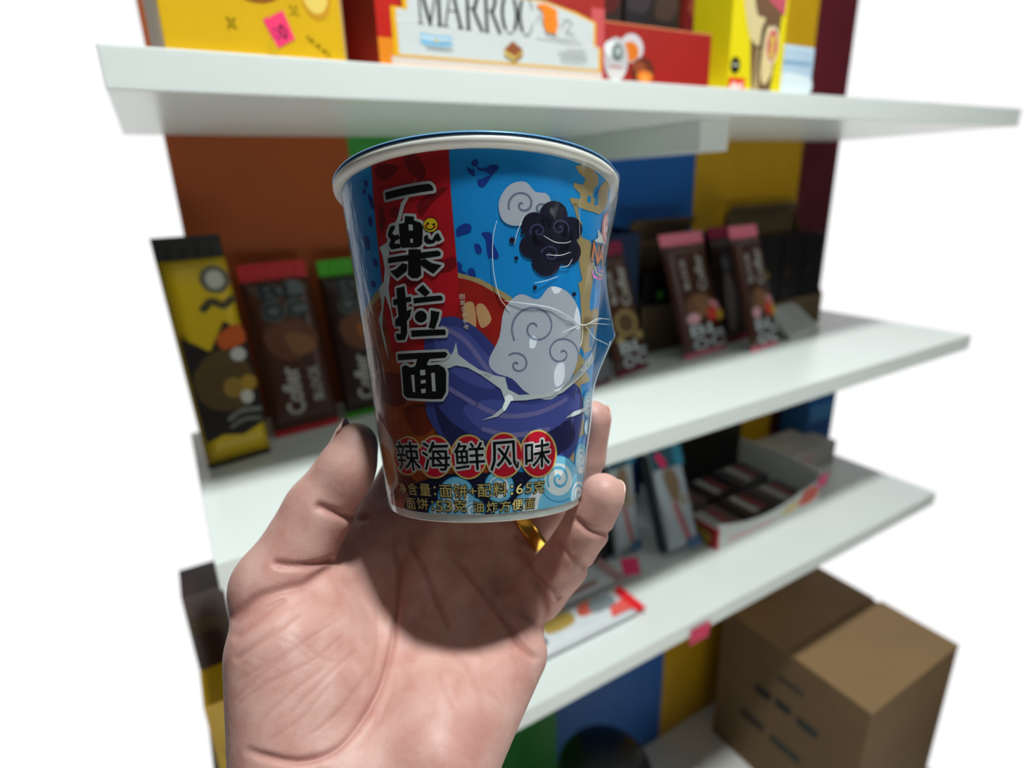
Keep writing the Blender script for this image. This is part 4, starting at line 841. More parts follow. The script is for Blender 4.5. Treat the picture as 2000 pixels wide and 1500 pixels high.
title_lettering|18|outline|c|15|-1244,3860 -883,3855 -875,3926 -686,3904 -690,3863 -443,3866 -409,3833 -419,3791 -698,3775 -715,3552 -777,3520 -870,3533 -922,3582 -897,3774 -1247,3787
title_lettering|18|outline|c|15|-998,3753 -911,3727 -931,3640 -1112,3553 -1231,3669 -1113,3687
title_lettering|18|outline|c|15|-710,3761 -637,3772 -542,3705 -405,3666 -534,3559 -668,3656 -716,3702
title_lettering|18|outline|c|15|-1153,3417 -1004,3433 -996,3275 -910,3278 -908,3213 -998,3202 -1002,3083 -913,3110 -958,3002 -1020,2948 -1039,2775 -1097,2681 -1250,2687 -1269,2751 -1249,2780 -1165,2774 -1148,2880 -1259,2889 -1243,2982 -1167,3019 -1168,3185 -1245,3191 -1237,3268 -1154,3271
title_lettering|18|outline|c|15|-700,3423 -602,3308 -680,3253 -800,3361
title_lettering|18|outline|c|15|-871,3252 -457,3258 -427,3240 -430,3189 -870,3177
title_lettering|18|outline|c|15|-682,2982 -689,2957 -705,2935 -728,2918 -756,2909 -786,2906 -816,2912 -842,2926 -862,2946 -874,2970 -876,2995 -868,3020 -851,3042 -827,3059 -799,3068 -769,3070 -740,3064 -714,3051 -695,3031 -684,3008
title_lettering|18|outline|c|15|-611,3063 -482,3032 -510,2934 -576,2801 -671,2829 -628,2941
title_lettering|18|outline|c|15|-964,2806 -431,2791 -408,2758 -420,2711 -967,2716
title_lettering|18|outline|c|15|-1282,2486 -432,2479 -404,2442 -450,2395 -693,2389 -748,2326 -726,2296 -559,2306 -472,2255 -445,2187 -471,1913 -543,1817 -702,1816 -1183,1843 -1249,1887 -1221,2297 -1135,2320 -1068,2291 -1027,2279 -956,2297 -904,2397 -1286,2394
title_lettering|19|black|p|0|-1161,4753 -592,4762 -497,4759 -458,4719 -449,4664 -1158,4653
title_lettering|19|black|p|0|-878,4383 -745,4355 -750,4304 -654,4260 -629,4202 -659,3975 -703,3939 -972,3961 -1002,4000 -988,4289 -894,4293
title_lettering|19|black|p|0|-1179,4217 -1131,4281 -1070,4289 -1053,4253 -1116,4184 -1077,4147 -1017,4156 -990,4092 -1076,4071 -1093,4032 -1021,4031 -985,3988 -1006,3966 -1158,3966 -1200,4030 -1153,4099 -1200,4164
title_lettering|19|black|p|0|-627,4073 -570,4095 -565,4039 -518,4013 -465,4085 -427,4103 -386,4009 -434,3987 -458,4007 -493,3968 -581,3963 -627,4005
title_lettering|19|black|p|0|-1244,3860 -883,3855 -875,3926 -686,3904 -690,3863 -443,3866 -409,3833 -419,3791 -698,3775 -715,3552 -777,3520 -870,3533 -922,3582 -897,3774 -1247,3787
title_lettering|19|black|p|0|-998,3753 -911,3727 -931,3640 -1112,3553 -1231,3669 -1113,3687
title_lettering|19|black|p|0|-710,3761 -637,3772 -542,3705 -405,3666 -534,3559 -668,3656 -716,3702
title_lettering|19|black|p|0|-1153,3417 -1004,3433 -996,3275 -910,3278 -908,3213 -998,3202 -1002,3083 -913,3110 -958,3002 -1020,2948 -1039,2775 -1097,2681 -1250,2687 -1269,2751 -1249,2780 -1165,2774 -1148,2880 -1259,2889 -1243,2982 -1167,3019 -1168,3185 -1245,3191 -1237,3268 -1154,3271
title_lettering|19|black|p|0|-700,3423 -602,3308 -680,3253 -800,3361
title_lettering|19|black|p|0|-871,3252 -457,3258 -427,3240 -430,3189 -870,3177
title_lettering|19|black|p|0|-682,2982 -689,2957 -705,2935 -728,2918 -756,2909 -786,2906 -816,2912 -842,2926 -862,2946 -874,2970 -876,2995 -868,3020 -851,3042 -827,3059 -799,3068 -769,3070 -740,3064 -714,3051 -695,3031 -684,3008
title_lettering|19|black|p|0|-611,3063 -482,3032 -510,2934 -576,2801 -671,2829 -628,2941
title_lettering|19|black|p|0|-964,2806 -431,2791 -408,2758 -420,2711 -967,2716
title_lettering|19|black|p|0|-1282,2486 -432,2479 -404,2442 -450,2395 -693,2389 -748,2326 -726,2296 -559,2306 -472,2255 -445,2187 -471,1913 -543,1817 -702,1816 -1183,1843 -1249,1887 -1221,2297 -1135,2320 -1068,2291 -1027,2279 -956,2297 -904,2397 -1286,2394
title_lettering|20|outline|p|0|-838,4261 -776,4252 -775,4174 -838,4179
title_lettering|20|outline|p|0|-833,4066 -791,4061 -792,4009 -831,4005
title_lettering|20|outline|p|0|-1051,2172 -989,2174 -1005,1921 -1049,1930
title_lettering|20|outline|p|0|-874,2236 -787,2241 -788,2163 -878,2160
title_lettering|20|outline|p|0|-881,2092 -793,2098 -793,2048 -882,2042
title_lettering|20|outline|p|0|-892,1964 -802,1970 -814,1909 -889,1902
title_lettering|20|outline|p|0|-689,2185 -630,2193 -636,1927 -695,1929
title_lettering|20|black|p|0|-420,4205 -424,4183 -433,4163 -446,4145 -464,4131 -484,4121 -506,4115 -530,4115 -553,4120 -574,4130 -594,4144 -609,4161 -620,4182 -626,4204 -627,4226 -622,4248 -613,4268 -599,4285 -581,4299 -560,4309 -538,4314 -515,4314 -492,4309 -471,4300 -453,4286 -438,4269 -427,4249 -421,4227
title_lettering|21|smile|p|0|-428,4206 -432,4186 -440,4167 -453,4151 -469,4138 -487,4128 -508,4124 -529,4123 -550,4128 -570,4137 -588,4149 -602,4166 -612,4184 -617,4204 -618,4225 -614,4245 -605,4263 -592,4279 -576,4292 -557,4301 -536,4306 -515,4306 -495,4301 -475,4293 -458,4280 -445,4264 -435,4246 -429,4226
title_lettering|22|black|ls|3|-596,4199 -564,4164 -517,4154 -483,4178
title_lettering|22|black|l|3|-567,4250 -543,4235 -566,4223
title_lettering|22|black|l|3|-465,4227 -492,4219 -470,4206
title_lettering|22|blush|p|0|-565,4214 -569,4204 -579,4198 -591,4199 -599,4207 -602,4218 -598,4228 -588,4233 -576,4232 -568,4224
title_lettering|22|blush|p|0|-449,4184 -454,4174 -463,4168 -474,4169 -483,4177 -486,4187 -482,4197 -472,4203 -461,4202 -452,4195
label_artwork|16|emblem|p|0|2844,4543 2844,4473 2845,4408 2847,4352 2850,4308 2855,4278 2860,4264 2867,4267 2873,4287 2595,4252 2468,4266 2387,4301 2334,4350 2304,4408 2295,4471 2306,4534 2337,4596 2390,4655 2471,4709 2596,4762 2873,4847 2866,4827 2860,4790 2855,4741 2850,4681 2847,4613
label_artwork|17|emblempale|p|0|2847,4544 2847,4485 2847,4430 2849,4382 2852,4344 2856,4318 2860,4306 2865,4309 2870,4326 2752,4325 2579,4320 2490,4345 2435,4385 2404,4433 2394,4486 2403,4542 2433,4596 2485,4648 2568,4699 2718,4758 2871,4804 2865,4786 2860,4755 2856,4713 2852,4662 2849,4605
label_artwork|18|emblem|p|0|2852,4547 2852,4522 2854,4508 2857,4509 2859,4526 2860,4552 2860,4577 2858,4591 2856,4590 2853,4573
label_artwork|18|emblem|p|0|2857,4420 2857,4395 2859,4381 2862,4383 2864,4399 2866,4425 2865,4450 2864,4465 2861,4463 2858,4446
label_artwork|18|emblem|p|0|2871,4478 2871,4453 2873,4438 2697,4392 2606,4384 2568,4398 2576,4425 2631,4454 2751,4486 2872,4504
label_artwork|18|emblem|p|0|2789,4616 2764,4584 2669,4542 2582,4518 2520,4516 2491,4532 2498,4558 2539,4584 2610,4604 2703,4616
label_artwork|18|emblem|p|0|2862,4683 2863,4658 2865,4644 2867,4645 2870,4662 2871,4688 2871,4713 2869,4727 2866,4726 2864,4709
label_artwork|16|pink|ls|9|2076,3710 2145,3647 2394,3650 2870,3742
label_artwork|16|gold|ls|6|2153,3785 2253,3717 2464,3721 2869,3800
label_artwork|16|pink|ls|6|2257,3824 2392,3773 2870,3851
label_artwork|15|bolt|p|0|2012,4154 2175,4251 2130,4366 2321,4327 2670,4348 2647,4253 2289,4192
'''
TXT = '''
flavour_badge|18|black|outline|6.5|辣|0.014|-1345,974|581|440|0.03
flavour_badge|18|black|outline|6.5|海|0.014|-740,988|514|431|0.03
flavour_badge|18|black|outline|6.5|鲜|0.014|-155,986|506|408|0.03
flavour_badge|18|black|outline|6.5|风|0.014|422,977|495|427|0.03
flavour_badge|18|black|outline|6.5|味|0.014|1023,966|498|416|0.05
weight_lettering|18|goldink|black|2.5|净|0.016|-1601,460|241|176|0
weight_lettering|18|goldink|black|2.5|含|0.016|-1309,473|244|193|0
weight_lettering|18|goldink|black|2.5|量|0.016|-1014,481|240|182|0
weight_lettering|18|goldink|black|2.5|:|0.016|-811,476|50|139|0
weight_lettering|18|goldink|black|2.5|面|0.016|-605,472|228|185|0
weight_lettering|18|goldink|black|2.5|饼|0.016|-339,478|247|190|0
weight_lettering|18|goldink|black|2.5|+|0.016|-125,477|129|95|0
weight_lettering|18|goldink|black|2.5|配|0.016|75,479|230|190|0
weight_lettering|18|goldink|black|2.5|料|0.016|343,486|242|197|0
weight_lettering|18|goldink|black|2.5|:|0.016|550,467|45|143|0
weight_lettering|18|goldink|black|2.5|6|0.016|687,475|129|150|0
weight_lettering|18|goldink|black|2.5|5|0.016|859,476|127|151|0
weight_lettering|18|goldink|black|2.5|克|0.016|1067,471|232|182|0
weight_lettering|18|goldink|black|2.5|面|0.016|-1405,242|249|174|0
weight_lettering|18|goldink|black|2.5|饼|0.016|-1109,262|264|178|0
weight_lettering|18|goldink|black|2.5|:|0.016|-885,251|51|140|0
weight_lettering|18|goldink|black|2.5|5|0.016|-746,247|137|160|0
weight_lettering|18|goldink|black|2.5|3|0.016|-580,252|135|159|0
weight_lettering|18|goldink|black|2.5|克|0.016|-361,260|231|179|0
weight_lettering|18|goldink|black|2.5|油|0.016|-35,244|179|164|0
weight_lettering|18|goldink|black|2.5|炸|0.016|201,237|196|164|0
weight_lettering|18|goldink|black|2.5|方|0.016|427,239|192|164|0
weight_lettering|18|goldink|black|2.5|便|0.016|657,244|200|166|0
weight_lettering|18|goldink|black|2.5|面|0.016|895,234|188|146|0
title_lettering|18|paper||0|图|0.01|-153,3226|75|69|0
title_lettering|18|paper||0|案|0.01|-146,3144|75|70|0
title_lettering|18|paper||0|仅|0.01|-138,3061|76|70|0
title_lettering|18|paper||0|供|0.01|-130,2977|76|71|0
title_lettering|18|paper||0|参|0.01|-122,2894|77|70|0
title_lettering|18|paper||0|考|0.01|-114,2811|77|71|0
label_artwork|19|orange|black|5|N|0.03|2137,3997|276|291|-0.05
label_artwork|19|orange|black|5|A|0.03|2434,4035|357|308|-0.05
label_artwork|19|orange|black|5|R|0.03|2868,4112|148|345|-0.05
'''
FOLDS = [(0.00012, [(331, 4237), (285, 4036), (268, 3799), (286, 3504), (368, 3188), (515, 3029)]), (0.0001, [(687, 4308), (604, 4101), (559, 3915)]), (0.00011, [(426, 3160), (676, 3126), (933, 3104), (1195, 3067), (1540, 2958), (1921, 2880), (2593, 3024)]), (0.0001, [(962, 4072), (1142, 3997), (1335, 4011), (1438, 4054)]), (0.0001, [(1015, 3814), (1247, 3827), (1451, 3900)]), (8e-05, [(836, 3405), (1031, 3454), (1266, 3539)]), (9e-05, [(1258, 3664), (1413, 3700), (1488, 3807)]), (0.00012, [(1407, 2960), (1645, 2890), (1935, 2876), (2430, 3017), (2839, 3040)]), (0.0001, [(1891, 2862), (1878, 2665), (1810, 2532)]), (8e-05, [(1336, 2728), (1584, 2801), (1887, 2883)]), (0.00012, [(1910, 2885), (2257, 2753), (2871, 2606)]), (8e-05, [(1921, 2880), (2239, 2926), (2847, 2954)]), (0.00022, [(2872, 2679), (2863, 2124), (2861, 1643), (2858, 921), (2857, 392)]), (8e-05, [(1535, 4674), (1582, 4410), (1624, 4103)])]
for row in ART.strip().split('\n'):
    g, lay, c, kind, w, pts = row.split('|')
    pts = [tuple(map(float, p.split(','))) for p in pts.split(' ')]
    bmx, ms = part_bm(g)
    mi = mi_of(ms, c); lay = int(lay)
    if kind in 'ps':
        fill_poly(bmx, smooth_pts(pts) if kind == 's' else pts, lay, mi)
    else:
        closed = kind[0] == 'c'
        if kind.endswith('s'):
            pts = smooth_pts(pts, closed)
        stroke_poly(bmx, pts, float(w) * 5, lay, mi, closed)
for row in TXT.strip().split('\n'):
    g, lay, c, oc, ow, s, bold, cxy, w, h, rot = row.split('|')
    bmx, ms = part_bm(g)
    x, y = map(float, cxy.split(','))
    w, h, bold = float(w), float(h), float(bold)
    bold = bold * .6
    if oc:
        grow = float(ow) * 5 / h * .9
        put_glyph(bmx, s, bold, x, y, w, h, int(lay) - .9, mi_of(ms, oc), float(rot), grow)
    put_glyph(bmx, s, bold, x, y, w, h, int(lay), mi_of(ms, c), float(rot))
sleeve = lathe('printed_sleeve', [(cup_r(.0026) + .00008, .0026), (cup_r(.1046) + .00008, .1046)], None or mat('sleeve_blue', '1CA8FA', 0.40, coat=0.05, spec=0.3, noise=.08, scale=18), cup, 160)
for g, (bmx, ms) in parts_bm.items():
    wrap_print(bmx)
    me = bpy.data.meshes.new(g)
    bmx.to_mesh(me); bmx.free()
    link_mesh(g, me, ms, sleeve)

# clear shrink film: taut from the rim to the lower wall, gathered into a pleat at the right
film = bpy.data.materials.new('clear_film')
film.use_nodes = True
nt = film.node_tree; nt.nodes.clear()
fo = nt.nodes.new('ShaderNodeOutputMaterial'); mixn = nt.nodes.new('ShaderNodeMixShader')
tr = nt.nodes.new('ShaderNodeBsdfTransparent'); gl = nt.nodes.new('ShaderNodeBsdfGlossy'); fr = nt.nodes.new('ShaderNodeFresnel')
add = nt.nodes.new('ShaderNodeMath'); add.operation = 'MULTIPLY_ADD'; add.inputs[1].default_value = 0.55; add.inputs[2].default_value = 0.004
nz = nt.nodes.new('ShaderNodeTexNoise'); nz.inputs['Scale'].default_value = 55; nz.inputs['Detail'].default_value = 3; nz.inputs['Distortion'].default_value = 1.5
tcn = nt.nodes.new('ShaderNodeTexCoord'); mp = nt.nodes.new('ShaderNodeMapping'); mp.inputs['Scale'].default_value = (1.6, 1.6, .45)
bp = nt.nodes.new('ShaderNodeBump'); bp.inputs['Strength'].default_value = 0.22; bp.inputs['Distance'].default_value = 0.004
nt.links.new(tcn.outputs['Object'], mp.inputs[0]); nt.links.new(mp.outputs[0], nz.inputs['Vector']); nt.links.new(nz.outputs['Fac'], bp.inputs['Height'])
nt.links.new(bp.outputs[0], gl.inputs['Normal']); nt.links.new(bp.outputs[0], fr.inputs['Normal'])
fr.inputs['IOR'].default_value = 1.45; gl.inputs['Roughness'].default_value = 0.10; tr.inputs['Color'].default_value = (.99, .995, .995, 1)
nt.links.new(fr.outputs[0], add.inputs[0]); nt.links.new(add.outputs[0], mixn.inputs[0]); nt.links.new(tr.outputs[0], mixn.inputs[1]); nt.links.new(gl.outputs[0], mixn.inputs[2]); nt.links.new(mixn.outputs[0], fo.inputs[0])
PLEAT_TH, PLEAT_Z = 1.50, 0.0555
def film_r(th, z):
    q = max(0.0, (z - .066) / (.1065 - .066))
    side = math.exp(-((th - 1.45) / .75) ** 2)
    taut = cup_r(.066) + (R_LIP + .0006 - cup_r(.066)) * q
    r = max(cup_r(z) + .0006, (cup_r(z) + .0006) * (1 - side) + taut * side) if z > .066 else cup_r(z) + .0006
    dth = (th - PLEAT_TH) * .04; dz = z - PLEAT_Z
    up = .030 if dz > 0 else .022
    d = math.sqrt((dth / .012) ** 2 + (dz / up) ** 2)
    r += .0062 * max(0.0, 1 - d) ** 1.5
    r += .00022 * (math.sin(th * 9 + z * 260) + math.sin(th * 17 - z * 190 + 1)) * math.exp(-((th - .9) / .8) ** 2)
    return r
bm = bmesh.new()
nth, nz_ = 260, 60; G = {}
for i in range(nth + 1):
    th = -math.pi + 2 * math.pi * i / nth
    for k in range(nz_ + 1):
        z = .0015 + (.1062 - .0015) * k / nz_
        r = film_r(th, z)
        G[i, k] = bm.verts.new((r * math.sin(th), -r * math.cos(th), z))
for i in range(nth):
    for k in range(nz_):
        bm.faces.new((G[i, k], G[i + 1, k], G[i + 1, k + 1], G[i, k + 1]))
film_o = bm_obj('clear_wrap', bm, film, cup, True)
fold = mat('film_fold', 'E4ECEE', 0.2, coat=.5)
bm = bmesh.new()
for wd, row in FOLDS:
    pts = smooth_pts([(a, b) for a, b in row], False, 5)
    n = len(pts); P3 = []
    for a, b in pts:
        th = a * UNIT / RREF; z = b * UNIT
        r = film_r(th, z) + .0001
        P3.append((r * math.sin(th), -r * math.cos(th), z))
    add_tube(bm, P3, [wd * (.25 + .75 * math.sin(math.pi * min(1, max(0, i / (n - 1)))) ** .6) for i in range(n)], 6)
bm_obj('wrap_fold', bm, fold, film_o, True)

# ------------------------------------------------------------------ the person's hand
# joints in millimetres: x to the right, y up, d away from the viewer, seen along the hand's own axes
J = dict(
    wrist=(-44, -120, 173), arm=(-47, -175, 136), arm2=(-50, -235, 100),
    thumb=[(-62, -108, 178), (-77, -67, 193), (-65, -42.5, 199), (-53.2, -20.5, 200)],
    index=[(-56, -104, 182), (-51, -52, 236), (-37, -23, 246), (-28, 0, 247), (-20, 18, 250)],
    middle=[(-46, -106, 182), (-24, -54, 239), (-7, -26, 250), (2, -4, 248), (6, 15, 249.5)],
    ring=[(-36, -107, 181), (-5, -64, 232), (18, -48, 233), (27.5, -28, 226), (29.8, -13.5, 221)],
    little=[(-27, -108, 178), (-1, -89, 215), (17.6, -64, 208), (25.2, -49, 201), (30.3, -37.2, 197)],
)
R_ = dict(thumb=[19, 14.5, 11.5, 7.3], index=[12, 11, 9.6, 8.6, 7.6], middle=[12, 11, 9.8, 8.8, 7.8], ring=[11.5, 10.5, 9.2, 8.2, 7.4], little=[11.5, 11, 8.8, 8.0, 7.4])

def sd_cone(P, a, b, ra, rb):
    a = np.array(a, np.float32); b = np.array(b, np.float32)
    ab = b - a; L2 = float(ab @ ab)
    t = np.clip(((P - a) @ ab) / L2, 0, 1)
    q = P - a - t[..., None] * ab
    return np.sqrt((q * q).sum(-1)) - (ra + (rb - ra) * t)

def sd_ell(P, c, r, ax=None):
    q = P - np.array(c, np.float32)
    if ax is not None:
        q = q @ np.array(ax, np.float32).T
    r = np.array(r, np.float32)
    k0 = np.sqrt(((q / r) ** 2).sum(-1)); k1 = np.sqrt(((q / (r * r)) ** 2).sum(-1)) + 1e-6
    return k0 * (k0 - 1) / k1

def smin(a, b, k):
    h = np.clip(k - np.abs(a - b), 0, None) / k
    return np.minimum(a, b) - h * h * h * k / 6

def frame(along, up):
    z = np.array(along, float); z /= np.linalg.norm(z)
    x = np.cross(up, z); x /= np.linalg.norm(x)
    return [x, np.cross(z, x), z]

CUPB, CUPA = (-8.87, -40.46, 203.1), (-0.0279, 0.9996, 0.0049)   # foot centre and axis of the cup
def hand_sdf(P):
    f = sd_cone(P, J['arm2'], J['arm'], 36, 31)
    f = smin(f, sd_cone(P, J['arm'], J['wrist'], 31, 22), 12)
    # flatten the wrist: two side-by-side tubes
    f = smin(f, sd_cone(P, (-58, -122, 172), (-56, -100, 182), 19, 15), 12)
    f = smin(f, sd_cone(P, (-30, -122, 173), (-24, -104, 182), 19, 16), 12)
    palm = None
    for k in ('index', 'middle', 'ring', 'little'):
        c = sd_cone(P, J[k][0], J[k][1], R_[k][0], R_[k][1])
        palm = c if palm is None else smin(palm, c, 9)
    f = smin(f, palm, 12)
    f = smin(f, sd_cone(P, (-22, -112, 173), (0.5, -93, 203), 17, 11.5), 12)      # heel of the hand, little finger side
    f = smin(f, sd_cone(P, (-62, -112, 172), (-70, -84, 184), 19, 18.5), 12)      # ball of the thumb
    f = smin(f, sd_cone(P, (-56, -94, 184), (-66, -74, 196), 16, 14), 10)
    f = smin(f, sd_cone(P, (-72, -72, 200), (-55, -60, 226), 10, 9.5), 12)          # web to the index finger
    f = smin(f, sd_cone(P, J['index'][1], J['ring'][1], 8.5, 8.5), 8)             # webs between the finger roots
    f = smin(f, sd_cone(P, J['ring'][1], J['little'][1], 9, 9.5), 8)
    f = smin(f, sd_cone(P, (-5, -68, 230), (12, -75, 213), 9.5, 8.2), 6)
    th, tr_ = J['thumb'], R_['thumb']
    t = sd_cone(P, th[0], th[1], tr_[0], tr_[1])
    t = smin(t, sd_cone(P, th[1], th[2], 13.2, tr_[2]), 6)
    t = smin(t, sd_cone(P, th[2], th[3], tr_[2] - .4, tr_[3]), 4)
    t = smin(t, sd_ell(P, (-55.2, -30, 198), (8.8, 12.5, 9.0), frame((.45, 1, 0), (0, 0, 1))[0:1] + [frame((.45, 1, 0), (0, 0, 1))[2]] + [frame((.45, 1, 0), (0, 0, 1))[1]]), 5)  # pad
    f = smin(f, t, 4)
    for k in ('index', 'middle', 'ring', 'little'):
        j, r = J[k], R_[k]
        g = None
        for i in range(1, 4):
            mid = r[i] * .5 + r[i + 1] * .5
            c = sd_cone(P, j[i], j[i + 1], r[i] if i > 1 else r[i] - .6, r[i + 1])
            g = c if g is None else smin(g, c, 2.5)
        f = smin(f, g, 2.0 if k == 'little' else 3.0)
    # the skin flattens against the cup wall where it presses on it
    q = P - np.array(CUPB, np.float32); h = q @ np.array(CUPA, np.float32)
    rad = np.sqrt(np.maximum((q * q).sum(-1) - h * h, 0))
    wall = np.maximum((rad - (32.35 + .1231 * h)) * .992, np.maximum(-h - .1, h - 107))
    return np.maximum(f, -wall)

def surface_nets(F, h, org):
    nx, ny, nz = F.shape
    S = F < 0
    c = [(i, j, k) for i in (0, 1) for j in (0, 1) for k in (0, 1)]
    sl = lambda A, o: A[o[0]:nx - 1 + o[0], o[1]:ny - 1 + o[1], o[2]:nz - 1 + o[2]]
    cnt = sum(sl(S, o).astype(np.int8) for o in c)
    act = (cnt > 0) & (cnt < 8)
    idx = np.argwhere(act)
    acc = np.zeros((len(idx), 3)); num = np.zeros(len(idx))
    I = tuple(idx.T)
    for a in range(8):
        for ax in range(3):
            if c[a][ax]:
                continue
            o1 = c[a]; o2 = tuple(v + (1 if d == ax else 0) for d, v in enumerate(o1))
            f1 = sl(F, o1)[I]; f2 = sl(F, o2)[I]
            m = (f1 < 0) != (f2 < 0)
            t = np.where(m, f1 / np.where(m, f1 - f2, 1), 0)
            p = np.array(o1, float)[None, :].repeat(len(idx), 0); p[:, ax] += t
            acc[m] += p[m]; num[m] += 1
    V = (idx + acc / num[:, None]) * h + org
    ids = -np.ones(act.shape, np.int64); ids[I] = np.arange(len(idx))
    faces = []
    for ax in range(3):
        o = [0, 0, 0]; o[ax] = 1
        A = S[:nx - o[0], :ny - o[1], :nz - o[2]]; B = S[o[0]:, o[1]:, o[2]:]
        E = np.argwhere(A != B)
        u, v = [d for d in range(3) if d != ax]
        E = E[(E[:, u] > 0) & (E[:, v] > 0) & (E[:, u] < F.shape[u] - 1) & (E[:, v] < F.shape[v] - 1)]
        q = []
        for du, dv in ((-1, -1), (0, -1), (0, 0), (-1, 0)):
            e = E.copy(); e[:, u] += du; e[:, v] += dv
            q.append(ids[tuple(e.T)])
        q = np.stack(q, 1)
        flip = A[tuple(E.T)] ^ (ax == 1)
        q[flip] = q[flip][:, ::-1]
        faces.append(q)
    return V, np.concatenate(faces)

VOX = 0.68
lo_ = np.array([-101, -205, 84.]); hi_ = np.array([46, 22, 264.])
nn = np.ceil((hi_ - lo_) / VOX).astype(int) + 1
gx, gy, gz = [lo_[d] + VOX * np.arange(nn[d]) for d in range(3)]
FS = np.empty(nn, np.float32)
for i0 in range(0, nn[0], 24):
    XX, YY, ZZ = np.meshgrid(gx[i0:i0 + 24], gy, gz, indexing='ij')
    FS[i0:i0 + 24] = hand_sdf(np.stack([XX, YY, ZZ], -1).astype(np.float32))
HV, HF = surface_nets(FS, VOX, lo_)
# smooth lightly
def neighbours_smooth(V, F, it, k):
    e = np.concatenate([F[:, [0, 1]], F[:, [1, 2]], F[:, [2, 3]], F[:, [3, 0]]])
    e = np.concatenate([e, e[:, ::-1]])
    for _ in range(it):
        s = np.zeros_like(V); n = np.bincount(e[:, 0], minlength=len(V)).astype(float)
        for d in range(3):
            s[:, d] = np.bincount(e[:, 0], V[e[:, 1], d], len(V))
        V = V + k * (s / np.maximum(n, 1)[:, None] - V)
    return V
HV = neighbours_smooth(HV, HF, 3, .5)
eps = 0.6
HN = np.stack([hand_sdf((HV + d).astype(np.float32)) - hand_sdf((HV - d).astype(np.float32)) for d in np.eye(3) * eps], -1)
HN /= np.linalg.norm(HN, axis=1)[:, None] + 1e-9

def project_px(V):      # the viewing direction used to lay out the palm lines
    return np.stack([1000 + 1150 * V[:, 0] / V[:, 2], 750 - 1150 * V[:, 1] / V[:, 2]], 1)
# palm and finger creases: polyline on the palm side, depth and width in millimetres
UVH = project_px(HV)
front = HN[:, 2] < 0.25
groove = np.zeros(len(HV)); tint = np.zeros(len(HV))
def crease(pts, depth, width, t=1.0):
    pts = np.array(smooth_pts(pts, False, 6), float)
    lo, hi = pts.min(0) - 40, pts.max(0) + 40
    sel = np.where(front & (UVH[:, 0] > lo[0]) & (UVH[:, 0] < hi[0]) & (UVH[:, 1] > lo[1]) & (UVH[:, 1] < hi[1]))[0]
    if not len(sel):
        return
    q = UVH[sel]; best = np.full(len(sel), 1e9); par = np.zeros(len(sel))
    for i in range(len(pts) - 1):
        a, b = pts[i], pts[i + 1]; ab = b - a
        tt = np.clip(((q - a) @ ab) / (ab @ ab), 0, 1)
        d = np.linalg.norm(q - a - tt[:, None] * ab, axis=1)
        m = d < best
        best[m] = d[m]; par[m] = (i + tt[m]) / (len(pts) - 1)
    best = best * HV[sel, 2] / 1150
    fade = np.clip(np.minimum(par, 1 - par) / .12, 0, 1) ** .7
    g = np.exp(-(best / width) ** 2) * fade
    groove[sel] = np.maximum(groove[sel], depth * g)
    tint[sel] = np.maximum(tint[sel], t * g)
